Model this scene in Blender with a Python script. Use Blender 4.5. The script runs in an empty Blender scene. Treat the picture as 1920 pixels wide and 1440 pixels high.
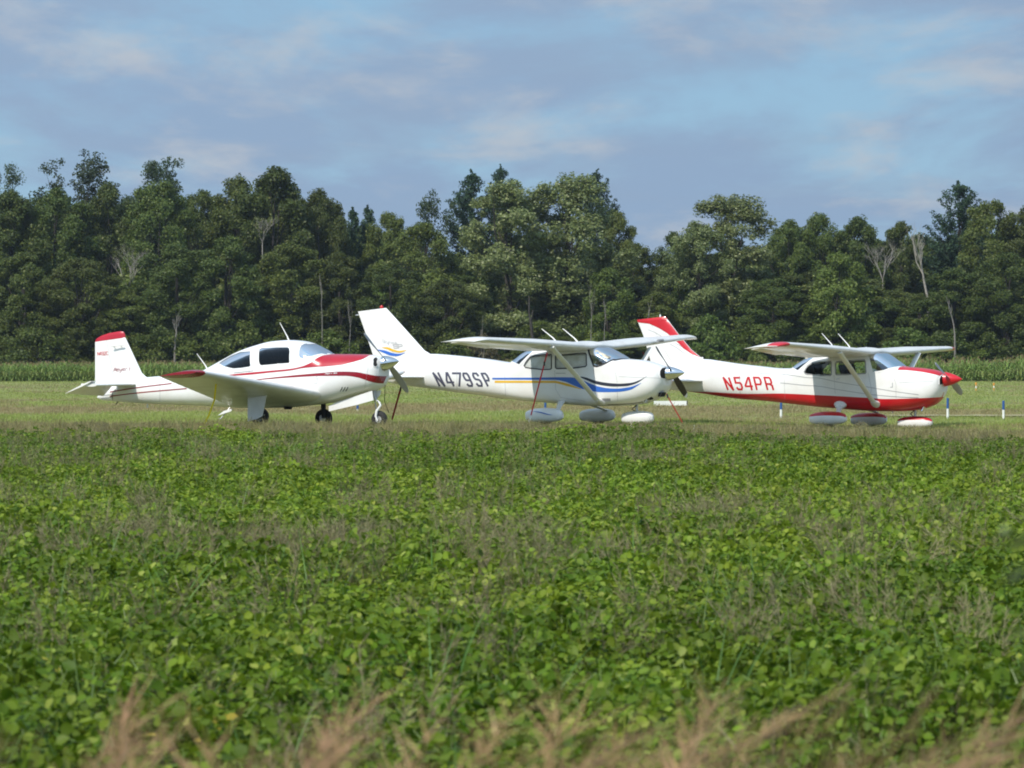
import bpy, math, random
import numpy as np
from mathutils import Vector, Matrix
R = math.radians
rng = np.random.default_rng(7)
scene = bpy.context.scene
COL = scene.collection

# ------------------------------------------------------------------ camera
F = 6525.0          # focal length in pixels of the 1920 px wide photograph
HC = 1.25           # eye height above the airfield
YH = 695.0          # row of the horizon
cam_data = bpy.data.cameras.new("camera")
cam = bpy.data.objects.new("camera", cam_data); COL.objects.link(cam)
cam.location = (0, 0, HC); cam.rotation_euler = (R(90), 0, 0)
cam_data.sensor_width = 36; cam_data.lens = 36 * F / 1920
cam_data.shift_y = -(720 - YH) / 1920
cam_data.clip_start = 0.5; cam_data.clip_end = 6000
cam_data.dof.use_dof = True; cam_data.dof.focus_distance = 76; cam_data.dof.aperture_fstop = 8.5
scene.camera = cam

# ------------------------------------------------------------------ light
SUN_AZ, SUN_EL = R(34), R(46)
S = Vector((-math.sin(SUN_AZ) * math.cos(SUN_EL), -math.cos(SUN_AZ) * math.cos(SUN_EL), math.sin(SUN_EL)))
sun_data = bpy.data.lights.new("sun", 'SUN'); sun = bpy.data.objects.new("sun", sun_data); COL.objects.link(sun)
sun_data.energy = 4.0; sun_data.angle = R(0.53); sun_data.color = (1.0, 0.95, 0.87)
sun.rotation_euler = (-S).to_track_quat('-Z', 'Y').to_euler(); sun.location = (-40, -40, 60)

world = bpy.data.worlds.new("World"); scene.world = world; world.use_nodes = True
nt = world.node_tree; nt.nodes.clear()
def N(t, **k):
    n = nt.nodes.new(t)
    for a, b in k.items(): setattr(n, a, b)
    return n
L = lambda a, b: nt.links.new(a, b)
def MATH(op, a, b=None):
    n = N('ShaderNodeMath', operation=op)
    for i, v in enumerate((a, b)):
        if v is None: continue
        if isinstance(v, (int, float)): n.inputs[i].default_value = v
        else: L(v, n.inputs[i])
    return n.outputs[0]
out = N('ShaderNodeOutputWorld'); bg = N('ShaderNodeBackground'); L(bg.outputs[0], out.inputs[0])
sky = N('ShaderNodeTexSky'); sky.sky_type = 'NISHITA'; sky.sun_disc = False
sky.sun_elevation = SUN_EL; sky.sun_rotation = math.atan2(S.x, S.y); sky.altitude = 300
sky.air_density = 1.0; sky.dust_density = 0.6; sky.ozone_density = 1.6
tc = N('ShaderNodeTexCoord'); sep = N('ShaderNodeSeparateXYZ'); L(tc.outputs['Generated'], sep.inputs[0])
zz = MATH('ADD', MATH('MAXIMUM', sep.outputs[2], 0.0), 0.075)
u = MATH('DIVIDE', sep.outputs[0], zz); v = MATH('DIVIDE', sep.outputs[1], zz)
comb = N('ShaderNodeCombineXYZ'); L(u, comb.inputs[0]); L(v, comb.inputs[1])
def cloud(scale, detail, rough, sx, sy, rot, off, lo, hi, dist=0.5):
    mp = N('ShaderNodeMapping'); L(comb.outputs[0], mp.inputs[0])
    mp.inputs['Scale'].default_value = (sx, sy, 1); mp.inputs['Rotation'].default_value = (0, 0, rot); mp.inputs['Location'].default_value = off
    nz = N('ShaderNodeTexNoise'); L(mp.outputs[0], nz.inputs['Vector'])
    nz.inputs['Scale'].default_value = scale; nz.inputs['Detail'].default_value = detail; nz.inputs['Roughness'].default_value = rough
    nz.inputs['Distortion'].default_value = dist
    mr = N('ShaderNodeMapRange'); mr.interpolation_type = 'SMOOTHSTEP'; L(nz.outputs[0], mr.inputs[0])
    mr.inputs[1].default_value = lo; mr.inputs[2].default_value = hi
    return mr.outputs[0]
SKYM = 10.9
def mixc(fac, a, b):
    m = N('ShaderNodeMix', data_type='RGBA'); m.blend_type = 'MIX'
    if isinstance(fac, float): m.inputs[0].default_value = fac
    else: L(fac, m.inputs[0])
    for s, x in ((6, a), (7, b)):
        if isinstance(x, tuple): m.inputs[s].default_value = (*[c * SKYM for c in x], 1)
        else: L(x, m.inputs[s])
    return m.outputs[2]
clear = mixc(0.80, sky.outputs[0], (0.215, 0.395, 0.575))
c1 = cloud(1.5, 8, 0.60, 1.0, 0.40, 0.32, (3.1, 1.7, 0), 0.36, 0.56, 0.25)
c2 = cloud(2.3, 8, 0.60, 1.0, 0.42, 0.32, (4.3, 9.2, 0), 0.50, 0.74, 0.2)
c3 = cloud(2.6, 7, 0.6, 0.9, 0.5, 0.3, (1.3, 6.2, 0), 0.40, 0.68, 0.2)
col = mixc(c1, clear, (0.243, 0.345, 0.490))
m3 = MATH('MULTIPLY', c3, 0.40)
col = mixc(m3, col, (0.255, 0.338, 0.460))
m2 = MATH('MULTIPLY', c2, 0.75)
col = mixc(m2, col, (0.445, 0.47, 0.505))
dp = N('ShaderNodeVectorMath', operation='DOT_PRODUCT'); L(tc.outputs['Generated'], dp.inputs[0]); dp.inputs[1].default_value = S   # cloud brightened towards the sun, mostly out of view, to add fill light
fill_gain = MATH('ADD', MATH('MULTIPLY', MATH('POWER', MATH('MAXIMUM', MATH('MULTIPLY', MATH('ADD', dp.outputs['Value'], 1.0), 0.5), 0.0), 2.0), 1.1), 0.94)
vs = N('ShaderNodeVectorMath', operation='SCALE'); L(col, vs.inputs[0]); L(fill_gain, vs.inputs[3]); col = vs.outputs[0]
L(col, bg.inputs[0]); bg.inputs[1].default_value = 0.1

scene.view_settings.view_transform = 'Standard'; scene.view_settings.look = 'None'
scene.view_settings.gamma = 1; scene.view_settings.use_curve_mapping = False; scene.view_settings.exposure = 0.12
scene.render.engine = 'CYCLES'
scene.cycles.filter_width = 1.9; scene.cycles.max_bounces = 8; scene.cycles.diffuse_bounces = 3
scene.cycles.transparent_max_bounces = 12; scene.cycles.sample_clamp_indirect = 4.0

# ------------------------------------------------------------------ materials
def new_mat(name):
    m = bpy.data.materials.new(name); m.use_nodes = True
    t = m.node_tree; t.nodes.clear()
    o = t.nodes.new('ShaderNodeOutputMaterial')
    return m, t, o
def paint(name, rgb, rough=0.35, metal=0.0, dirt=0.06, scale=3.0, coat=0.0, bump=0.0):
    m, t, o = new_mat(name)
    p = t.nodes.new('ShaderNodeBsdfPrincipled'); t.links.new(p.outputs[0], o.inputs[0])
    c = t.nodes.new('ShaderNodeTexCoord')
    n = t.nodes.new('ShaderNodeTexNoise'); n.inputs['Scale'].default_value = scale; n.inputs['Detail'].default_value = 6
    t.links.new(c.outputs['Object'], n.inputs['Vector'])
    mx = t.nodes.new('ShaderNodeMix'); mx.data_type = 'RGBA'
    d = 1 - dirt * 2.2
    mx.inputs[6].default_value = (rgb[0] * d, rgb[1] * d * 0.985, rgb[2] * d * 0.96, 1); mx.inputs[7].default_value = (*rgb, 1)
    mr = t.nodes.new('ShaderNodeMapRange'); mr.inputs[1].default_value = 0.3; mr.inputs[2].default_value = 0.6
    t.links.new(n.outputs[0], mr.inputs[0]); t.links.new(mr.outputs[0], mx.inputs[0]); t.links.new(mx.outputs[2], p.inputs['Base Color'])
    r = t.nodes.new('ShaderNodeMapRange'); r.inputs[3].default_value = rough * 1.35; r.inputs[4].default_value = rough * 0.85
    t.links.new(n.outputs[0], r.inputs[0]); t.links.new(r.outputs[0], p.inputs['Roughness'])
    p.inputs['Metallic'].default_value = metal; p.inputs['Coat Weight'].default_value = coat
    if bump:
        b = t.nodes.new('ShaderNodeBump'); b.inputs['Strength'].default_value = bump; b.inputs['Distance'].default_value = 0.01
        t.links.new(n.outputs[0], b.inputs['Height']); t.links.new(b.outputs[0], p.inputs['Normal'])
    return m
def glass(name, tint, rough=0.03, ior=1.5):
    m, t, o = new_mat(name)
    tr = t.nodes.new('ShaderNodeBsdfTransparent'); tr.inputs[0].default_value = (*tint, 1)
    g = t.nodes.new('ShaderNodeBsdfGlossy'); g.inputs['Roughness'].default_value = rough
    fr = t.nodes.new('ShaderNodeFresnel'); fr.inputs[0].default_value = ior
    n = t.nodes.new('ShaderNodeTexNoise'); n.inputs['Scale'].default_value = 2.0
    b = t.nodes.new('ShaderNodeBump'); b.inputs['Strength'].default_value = 0.05; b.inputs['Distance'].default_value = 0.02
    t.links.new(n.outputs[0], b.inputs['Height']); t.links.new(b.outputs[0], g.inputs['Normal'])
    mx = t.nodes.new('ShaderNodeMixShader'); t.links.new(fr.outputs[0], mx.inputs[0]); t.links.new(tr.outputs[0], mx.inputs[1]); t.links.new(g.outputs[0], mx.inputs[2])
    t.links.new(mx.outputs[0], o.inputs[0])
    return m
def leaf(name, c1, c2, c3=None, trans=0.3, rough=0.5, spec=0.35, objvar=0.25):
    """foliage: colour varies from leaf to leaf and from plant to plant"""
    m, t, o = new_mat(name)
    geo = t.nodes.new('ShaderNodeNewGeometry'); oi = t.nodes.new('ShaderNodeObjectInfo')
    cr = t.nodes.new('ShaderNodeValToRGB'); e = cr.color_ramp.elements
    e[0].color = (*c1, 1); e[1].color = (*c2, 1); e[1].position = 0.85 if c3 else 1.0
    if c3:
        x = e.new(1.0); x.color = (*c3, 1)
    t.links.new(geo.outputs['Random Per Island'], cr.inputs[0])
    hsv = t.nodes.new('ShaderNodeHueSaturation'); t.links.new(cr.outputs[0], hsv.inputs['Color'])
    mr = t.nodes.new('ShaderNodeMapRange'); mr.inputs[3].default_value = 1 - objvar; mr.inputs[4].default_value = 1 + objvar
    t.links.new(oi.outputs['Random'], mr.inputs[0]); t.links.new(mr.outputs[0], hsv.inputs['Value'])
    mh = t.nodes.new('ShaderNodeMapRange'); mh.inputs[3].default_value = 0.485; mh.inputs[4].default_value = 0.512
    ml = t.nodes.new('ShaderNodeMath'); ml.operation = 'FRACT'; ms = t.nodes.new('ShaderNodeMath'); ms.operation = 'MULTIPLY'; ms.inputs[1].default_value = 7.31
    t.links.new(oi.outputs['Random'], ms.inputs[0]); t.links.new(ms.outputs[0], ml.inputs[0]); t.links.new(ml.outputs[0], mh.inputs[0]); t.links.new(mh.outputs[0], hsv.inputs['Hue'])
    p = t.nodes.new('ShaderNodeBsdfPrincipled'); p.inputs['Roughness'].default_value = rough; p.inputs['Specular IOR Level'].default_value = spec
    t.links.new(hsv.outputs[0], p.inputs['Base Color'])
    tl = t.nodes.new('ShaderNodeBsdfTranslucent'); t.links.new(hsv.outputs[0], tl.inputs[0])
    mx = t.nodes.new('ShaderNodeMixShader'); mx.inputs[0].default_value = trans
    t.links.new(p.outputs[0], mx.inputs[1]); t.links.new(tl.outputs[0], mx.inputs[2]); t.links.new(mx.outputs[0], o.inputs[0])
    return m
M = {}
M['white'] = paint('white aircraft paint', (0.80, 0.79, 0.765), 0.3, dirt=0.03, coat=0.3)
M['white2'] = paint('white wing paint', (0.76, 0.745, 0.70), 0.33, dirt=0.06, coat=0.2)
M['red'] = paint('red aircraft paint', (0.55, 0.010, 0.018), 0.28, coat=0.15)
M['maroon'] = paint('dark red aircraft paint', (0.26, 0.007, 0.017), 0.25, coat=0.15)
M['blue'] = paint('blue stripe paint', (0.035, 0.14, 0.52), 0.3)
M['black'] = paint('black stripe paint', (0.025, 0.028, 0.045), 0.35)
M['slate'] = paint('slate lettering paint', (0.075, 0.075, 0.115), 0.4)
M['yellow'] = paint('golden yellow stripe paint', (0.78, 0.45, 0.015), 0.35)
M['grey'] = paint('grey pinstripe paint', (0.30, 0.30, 0.31), 0.4)
M['silver'] = paint('silver lettering foil', (0.50, 0.50, 0.50), 0.35)
M['chrome'] = paint('polished metal', (0.78, 0.77, 0.76), 0.12, metal=1.0)
M['alu'] = paint('dull aluminium', (0.55, 0.54, 0.52), 0.4, metal=0.7)
M['propgrey'] = paint('grey propeller paint', (0.33, 0.32, 0.31), 0.35, metal=0.3)
M['propblack'] = paint('black propeller paint', (0.022, 0.018, 0.016), 0.35)
M['rubber'] = paint('tyre rubber', (0.022, 0.021, 0.02), 0.75, bump=0.3, scale=20)
M['seal'] = paint('black window seal', (0.03, 0.03, 0.035), 0.6)
M['dark'] = paint('dark cavity', (0.012, 0.012, 0.012), 0.8)
M['cream'] = paint('cream upholstery', (0.62, 0.57, 0.44), 0.8, bump=0.3)
M['charcoal'] = paint('charcoal upholstery', (0.03, 0.03, 0.035), 0.85, bump=0.3)
M['shade'] = paint('pale sunshade fabric', (0.82, 0.82, 0.78), 0.75, dirt=0.12, scale=7, bump=0.6)
M['foil'] = paint('cream sunshade foil', (0.78, 0.72, 0.56), 0.35, dirt=0.15, scale=9, bump=0.6)
M['green_patch'] = paint('green printed panel', (0.015, 0.10, 0.035), 0.6)
M['beacon'] = paint('red beacon lens', (0.5, 0.01, 0.01), 0.15)
M['strap_red'] = paint('red tie down webbing', (0.55, 0.02, 0.035), 0.8)
M['strap_rust'] = paint('faded dark red tie down webbing', (0.27, 0.03, 0.02), 0.8)
M['strap_yellow'] = paint('yellow tie down webbing', (0.85, 0.66, 0.02), 0.8)
M['rope'] = paint('dull tie rope', (0.16, 0.14, 0.08), 0.9)
M['marker_blue'] = paint('blue marker paint', (0.02, 0.085, 0.27), 0.5)
M['marker_white'] = paint('white marker paint', (0.75, 0.75, 0.70), 0.5)
M['marker_orange'] = paint('orange marker paint', (0.75, 0.32, 0.05), 0.5)
M['glass_clear'] = glass('clear acrylic', (0.86, 0.88, 0.88), ior=1.35)
M['glass_screen'] = glass('windscreen acrylic', (0.50, 0.55, 0.60), ior=2.3)
M['glass_tint'] = glass('smoked acrylic', (0.05, 0.055, 0.065), ior=1.38)
M['bark'] = paint('brown bark', (0.045, 0.038, 0.030), 0.9, dirt=0.2, scale=4, bump=0.6)
M['deadwood'] = paint('bleached dead wood', (0.33, 0.30, 0.25), 0.9, dirt=0.15, scale=4)
M['palebark'] = paint('pale birch bark', (0.22, 0.20, 0.17), 0.9, dirt=0.2, scale=3)
M['oakleaf'] = leaf('dark broadleaf foliage', (0.055, 0.080, 0.014), (0.100, 0.130, 0.024), (0.19, 0.205, 0.06), spec=.25)
M['poplarleaf'] = leaf('grey green poplar foliage', (0.115, 0.150, 0.040), (0.19, 0.225, 0.07), (0.40, 0.42, 0.22), objvar=0.10)
M['pineleaf'] = leaf('pine needles', (0.024, 0.048, 0.022), (0.045, 0.078, 0.036), trans=0.15, spec=.2)
M['looseleaf'] = leaf('olive foliage', (0.036, 0.064, 0.022), (0.068, 0.098, 0.038), (0.13, 0.15, 0.08))
M['shrubleaf'] = leaf('shrub foliage', (0.068, 0.105, 0.018), (0.125, 0.165, 0.030), (0.21, 0.24, 0.08), objvar=0.25, spec=.2)
M['brownleaf'] = leaf('browning shrub foliage', (0.10, 0.075, 0.035), (0.14, 0.12, 0.05))
M['soy'] = leaf('bean leaf', (0.072, 0.128, 0.007), (0.140, 0.215, 0.012), (0.28, 0.34, 0.06), trans=0.38, rough=0.5, spec=0.2, objvar=0.2)
M['soypale'] = leaf('pale bean leaf', (0.125, 0.195, 0.012), (0.21, 0.29, 0.022), (0.36, 0.41, 0.08), trans=0.38, rough=0.5, spec=0.2, objvar=0.15)
M['soyyellow'] = leaf('yellowed bean leaf', (0.30, 0.30, 0.02), (0.45, 0.36, 0.03), trans=0.35)
M['budstem'] = leaf('pale bud stem', (0.13, 0.19, 0.05), (0.24, 0.29, 0.11), trans=0.2)
M['weed'] = leaf('brown panicle grass', (0.16, 0.15, 0.06), (0.28, 0.235, 0.12), trans=0.25, objvar=0.25)
M['blade'] = leaf('green grass blade', (0.07, 0.14, 0.025), (0.12, 0.21, 0.045), trans=0.35)
M['stripgrass'] = leaf('rank roadside grass', (0.22, 0.21, 0.07), (0.38, 0.32, 0.14), (0.20, 0.26, 0.065), trans=0.25, objvar=0.3)
M['flare'] = paint('deep red aircraft paint', (0.43, 0.009, 0.022), 0.27, coat=0.2)
M['mowntan'] = leaf('dry mown grass', (0.24, 0.20, 0.085), (0.36, 0.29, 0.14), (0.22, 0.23, 0.08), trans=0.25)
M['mown'] = leaf('mown grass', (0.20, 0.265, 0.05), (0.32, 0.365, 0.09), (0.38, 0.35, 0.13), trans=0.25, objvar=0.2)
M['plume'] = leaf('tawny grass plume', (0.27, 0.165, 0.07), (0.44, 0.29, 0.14), trans=0.35, objvar=0.25)
M['corn'] = leaf('corn leaf', (0.17, 0.26, 0.05), (0.26, 0.35, 0.08), (0.36, 0.39, 0.13), trans=0.3)
M['tassel'] = leaf('corn tassel', (0.26, 0.20, 0.09), (0.34, 0.26, 0.12), trans=0.3)
M['petal'] = paint('white petal', (0.8, 0.8, 0.75), 0.7)

# ------------------------------------------------------------------ helpers
def tag(o, label=None, cat=None, group=None, kind=None):
    for k, x in (('label', label), ('category', cat), ('group', group), ('kind', kind)):
        if x: o[k] = x
    return o
def make_mesh(name, verts, faces, mats, smooth=False, idx=None):
    me = bpy.data.meshes.new(name)
    me.from_pydata([tuple(x) for x in verts], [], [tuple(f) for f in faces])
    for m in (mats if isinstance(mats, (list, tuple)) else [mats]): me.materials.append(m)
    if idx is not None: me.polygons.foreach_set('material_index', np.asarray(idx, dtype=np.int32))
    if smooth: me.polygons.foreach_set('use_smooth', np.ones(len(me.polygons), dtype=bool))
    me.update()
    return me
def fast_mesh(name, V, Fq, mats, idx=None, smooth=False):
    """V (n,3); Fq (m,k) with constant k"""
    V = np.asarray(V, dtype=np.float32); Fq = np.asarray(Fq, dtype=np.int32); k = Fq.shape[1]
    me = bpy.data.meshes.new(name)
    me.vertices.add(len(V)); me.vertices.foreach_set('co', V.ravel())
    me.loops.add(Fq.size); me.loops.foreach_set('vertex_index', Fq.ravel())
    me.polygons.add(len(Fq)); me.polygons.foreach_set('loop_start', np.arange(len(Fq), dtype=np.int32) * k)
    for m in mats: me.materials.append(m)
    if idx is not None: me.polygons.foreach_set('material_index', np.asarray(idx, dtype=np.int32))
    if smooth: me.polygons.foreach_set('use_smooth', np.ones(len(Fq), dtype=bool))
    me.update(calc_edges=True)
    return me
def link(name, me, parent=None):
    if len(me.polygons) and me.polygons[0].use_smooth and len(me.polygons) < 40000: me.set_sharp_from_angle(angle=R(42))
    o = bpy.data.objects.new(name, me); COL.objects.link(o)
    if parent: o.parent = parent
    return o
def part(name, verts, faces, mats, parent=None, smooth=False, idx=None):
    return link(name, make_mesh(name, verts, faces, mats, smooth, idx), parent)
def empty(name, loc, rz=0):
    o = bpy.data.objects.new(name, None); COL.objects.link(o); o.location = loc; o.rotation_euler = (0, 0, rz); o.empty_display_size = 0.3
    return o
def tube_geo(path, radii, n=8, flat=None, cap=True):
    """tube along a path; flat=(axis vector, ratio) squashes it"""
    P = [Vector(p) for p in path]; V = []; Fc = []
    if isinstance(radii, (int, float)): radii = [radii] * len(P)
    up = None
    for i, p in enumerate(P):
        d = (P[min(i + 1, len(P) - 1)] - P[max(i - 1, 0)]).normalized()
        if flat:
            a = Vector(flat[0]); a = (a - d * a.dot(d)).normalized()
        else:
            a = up if up else (Vector((0, 0, 1)) if abs(d.z) < 0.9 else Vector((1, 0, 0)))
            a = (a - d * a.dot(d)).normalized(); up = a
        b = d.cross(a); rr = flat[1] if flat else 1.0
        for k in range(n):
            t = 2 * math.pi * k / n
            V.append(p + a * (radii[i] * math.cos(t)) + b * (radii[i] * rr * math.sin(t)))
    for i in range(len(P) - 1):
        for k in range(n):
            Fc.append((i * n + k, i * n + (k + 1) % n, (i + 1) * n + (k + 1) % n, (i + 1) * n + k))
    if cap:
        Fc.append(tuple(range(n))[::-1]); Fc.append(tuple((len(P) - 1) * n + k for k in range(n)))
    return V, Fc
def tube(name, path, radii, mat, parent=None, n=8, flat=None):
    V, Fc = tube_geo(path, radii, n, flat)
    return part(name, V, Fc, mat, parent, True)
def join(geos):
    V, Fc = [], []
    for v, f in geos:
        o = len(V); V += list(v); Fc += [tuple(i + o for i in q) for q in f]
    return V, Fc
def box_geo(c, s, mat3=None):
    V = [Vector((c[0] + s[0] * (i & 1 or -1) / 2 if False else c[0] + s[0] * ((i & 1) - 0.5), c[1] + s[1] * (((i >> 1) & 1) - 0.5), c[2] + s[2] * (((i >> 2) & 1) - 0.5))) for i in range(8)]
    return V, [(0, 2, 3, 1), (4, 5, 7, 6), (0, 1, 5, 4), (2, 6, 7, 3), (0, 4, 6, 2), (1, 3, 7, 5)]
def pchip(x, y):
    x = np.asarray(x, float); y = np.asarray(y, float)
    h = np.diff(x); d = np.diff(y) / h; m = np.zeros_like(y)
    for i in range(1, len(x) - 1):
        if d[i - 1] * d[i] > 0:
            w1 = 2 * h[i] + h[i - 1]; w2 = h[i] + 2 * h[i - 1]
            m[i] = (w1 + w2) / (w1 / d[i - 1] + w2 / d[i])
    m[0] = d[0]; m[-1] = d[-1]
    def f(t):
        t = np.clip(np.asarray(t, float), x[0], x[-1]); i = np.clip(np.searchsorted(x, t) - 1, 0, len(h) - 1)
        s = (t - x[i]) / h[i]
        return (2*s**3 - 3*s**2 + 1)*y[i] + (s**3 - 2*s**2 + s)*h[i]*m[i] + (-2*s**3 + 3*s**2)*y[i+1] + (s**3 - s**2)*h[i]*m[i+1]
    return f
def sstep(a, b, x):
    t = np.clip((np.asarray(x, float) - a) / (b - a), 0, 1); return t * t * (3 - 2 * t)
def gz(x, y):
    """height of the terrain"""
    x = np.asarray(x, float); y = np.asarray(y, float)
    z = -0.40 * (1 - sstep(63, 71, y))
    z = z - 0.14 * sstep(2.5, 9, x) * sstep(58, 66, y) * (1 - sstep(120, 220, y))
    return z
def world_at(px, py, d):
    """the world point seen at a pixel of the photograph, d metres out"""
    return Vector(((px - 960) / F * d, d, HC + (YH - py) / F * d))
_perm = rng.random((64, 64))
def vnoise(x, y):
    x = np.asarray(x, float); y = np.asarray(y, float)
    xi = np.floor(x).astype(int); yi = np.floor(y).astype(int); fx = x - xi; fy = y - yi
    fx = fx * fx * (3 - 2 * fx); fy = fy * fy * (3 - 2 * fy)
    g = lambda a, b: _perm[a % 64, b % 64]
    return (g(xi, yi) * (1 - fx) + g(xi + 1, yi) * fx) * (1 - fy) + (g(xi, yi + 1) * (1 - fx) + g(xi + 1, yi + 1) * fx) * fy

# ------------------------------------------------------------------ ground
def build_ground():
    ys = np.concatenate([np.linspace(-60, 55, 12), np.linspace(57, 75, 25), np.linspace(80, 240, 20), np.array([300, 400, 600, 1000, 1800])])
    xs = np.concatenate([np.array([-1200, -700, -300, -100, -50]), np.linspace(-24, 24, 33), np.array([50, 100, 300, 700, 1200])])
    X, Y = np.meshgrid(xs, ys); Z = gz(X, Y)
    V = np.stack([X.ravel(), Y.ravel(), Z.ravel()], 1); nx = len(xs)
    Fc = [(j * nx + i, j * nx + i + 1, (j + 1) * nx + i + 1, (j + 1) * nx + i) for j in range(len(ys) - 1) for i in range(nx - 1)]
    m, t, o = new_mat('field soil and mown turf')
    p = t.nodes.new('ShaderNodeBsdfPrincipled'); p.inputs['Roughness'].default_value = 0.95; p.inputs['Specular IOR Level'].default_value = 0.1
    t.links.new(p.outputs[0], o.inputs[0])
    c = t.nodes.new('ShaderNodeTexCoord'); s = t.nodes.new('ShaderNodeSeparateXYZ'); t.links.new(c.outputs['Object'], s.inputs[0])
    def noise(sx, sy, detail, seed):
        mp = t.nodes.new('ShaderNodeMapping'); mp.inputs['Scale'].default_value = (sx, sy, 1); mp.inputs['Location'].default_value = (seed, seed * 2.3, 0)
        t.links.new(c.outputs['Object'], mp.inputs[0])
        n = t.nodes.new('ShaderNodeTexNoise'); n.inputs['Scale'].default_value = 1.0; n.inputs['Detail'].default_value = detail; n.inputs['Roughness'].default_value = 0.6
        t.links.new(mp.outputs[0], n.inputs['Vector']); return n.outputs[0]
    def ramp(src, stops):
        r = t.nodes.new('ShaderNodeValToRGB'); e = r.color_ramp.elements
        e[0].position, e[0].color = stops[0][0], (*stops[0][1], 1); e[1].position, e[1].color = stops[-1][0], (*stops[-1][1], 1)
        for q, k in stops[1:-1]:
            x = e.new(q); x.color = (*k, 1)
        t.links.new(src, r.inputs[0]); return r.outputs[0]
    def mix(fac, a, b):
        x = t.nodes.new('ShaderNodeMix'); x.data_type = 'RGBA'
        if isinstance(fac, float): x.inputs[0].default_value = fac
        else: t.links.new(fac, x.inputs[0])
        t.links.new(a, x.inputs[6]); t.links.new(b, x.inputs[7]); return x.outputs[2]
    def step(a, b):
        r = t.nodes.new('ShaderNodeMapRange'); r.interpolation_type = 'SMOOTHSTEP'; r.inputs[1].default_value = a; r.inputs[2].default_value = b
        t.links.new(s.outputs[1], r.inputs[0]); return r.outputs[0]
    turf = ramp(noise(0.05, 0.028, 5, 3.0), [(0.33, (0.17, 0.21, 0.06)), (0.47, (0.22, 0.25, 0.085)), (0.56, (0.29, 0.24, 0.115)), (0.68, (0.19, 0.21, 0.075))])
    fine = ramp(noise(3.0, 0.35, 4, 9.0), [(0.3, (0.15, 0.185, 0.065)), (0.7, (0.33, 0.29, 0.14))])
    turf = mix(0.4, turf, fine)
    soil = ramp(noise(1.5, 1.5, 5, 1.0), [(0.3, (0.028, 0.036, 0.016)), (0.7, (0.055, 0.05, 0.028))])
    col = mix(step(64.5, 69.0), soil, turf)
    t.links.new(mix(step(388, 396), col, soil), p.inputs['Base Color'])
    bp = t.nodes.new('ShaderNodeBump'); bp.inputs['Strength'].default_value = 0.6; bp.inputs['Distance'].default_value = 0.08
    t.links.new(noise(4, 4, 6, 5.0), bp.inputs['Height']); t.links.new(bp.outputs[0], p.inputs['Normal'])
    g = part('ground', V, Fc, m, None, True); tag(g, kind='structure', label='flat ground of bean field and mown airfield turf')
build_ground()

# ------------------------------------------------------------------ scattering
def lib(name, meshes):
    c = bpy.data.collections.new(name)
    for i, me in enumerate(meshes):
        o = bpy.data.objects.new('%s_%02d' % (name, i), me); c.objects.link(o)
    return c
def scatter(name, P, rot, scl, idx, coll, label):
    P = np.asarray(P, dtype=np.float32); n = len(P)
    me = bpy.data.meshes.new(name); me.vertices.add(n); me.vertices.foreach_set('co', P.ravel())
    a = me.attributes.new('rot', 'FLOAT_VECTOR', 'POINT'); a.data.foreach_set('vector', np.asarray(rot, dtype=np.float32).ravel())
    a = me.attributes.new('scl', 'FLOAT_VECTOR', 'POINT'); a.data.foreach_set('vector', np.asarray(scl, dtype=np.float32).ravel())
    a = me.attributes.new('idx', 'INT', 'POINT'); a.data.foreach_set('value', np.asarray(idx, dtype=np.int32))
    o = link(name, me); tag(o, label, None, None, 'stuff')
    ng = bpy.data.node_groups.new('scatter ' + name, 'GeometryNodeTree')
    ng.interface.new_socket('Geometry', in_out='INPUT', socket_type='NodeSocketGeometry'); ng.interface.new_socket('Geometry', in_out='OUTPUT', socket_type='NodeSocketGeometry')
    nn = ng.nodes.new; gi = nn('NodeGroupInput'); go = nn('NodeGroupOutput'); ip = nn('GeometryNodeInstanceOnPoints'); ci = nn('GeometryNodeCollectionInfo')
    ci.inputs['Collection'].default_value = coll; ci.inputs['Separate Children'].default_value = True; ci.inputs['Reset Children'].default_value = True
    def att(nm, ty):
        q = nn('GeometryNodeInputNamedAttribute'); q.data_type = ty; q.inputs['Name'].default_value = nm; return q.outputs['Attribute']
    e2r = nn('FunctionNodeEulerToRotation')
    K = ng.links.new
    K(gi.outputs[0], ip.inputs['Points']); K(ci.outputs[0], ip.inputs['Instance']); ip.inputs['Pick Instance'].default_value = True
    K(att('idx', 'INT'), ip.inputs['Instance Index']); K(att('rot', 'FLOAT_VECTOR'), e2r.inputs[0]); K(e2r.outputs[0], ip.inputs['Rotation'])
    K(att('scl', 'FLOAT_VECTOR'), ip.inputs['Scale']); K(ip.outputs[0], go.inputs[0])
    md = o.modifiers.new('scatter', 'NODES'); md.node_group = ng
    return o
def frustum_points(d0, d1, density, margin=1.12, pad=0.6):
    """random points on the ground inside what the lens can see (and a step to either side)"""
    w1 = d1 * 960 / F * margin + pad
    n = int(2 * w1 * (d1 - d0) * density)
    x = rng.uniform(-w1, w1, n); y = rng.uniform(d0, d1, n)
    k = np.abs(x) < y * 960 / F * margin + pad
    return x[k], y[k]
def rots(n, tilt=0.12):
    return np.stack([rng.normal(0, tilt, n), rng.normal(0, tilt, n), rng.uniform(0, 6.283, n)], 1)
def scales(n, lo, hi):
    s = rng.uniform(lo, hi, n); return np.stack([s, s, s * rng.uniform(0.85, 1.15, n)], 1)

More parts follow.
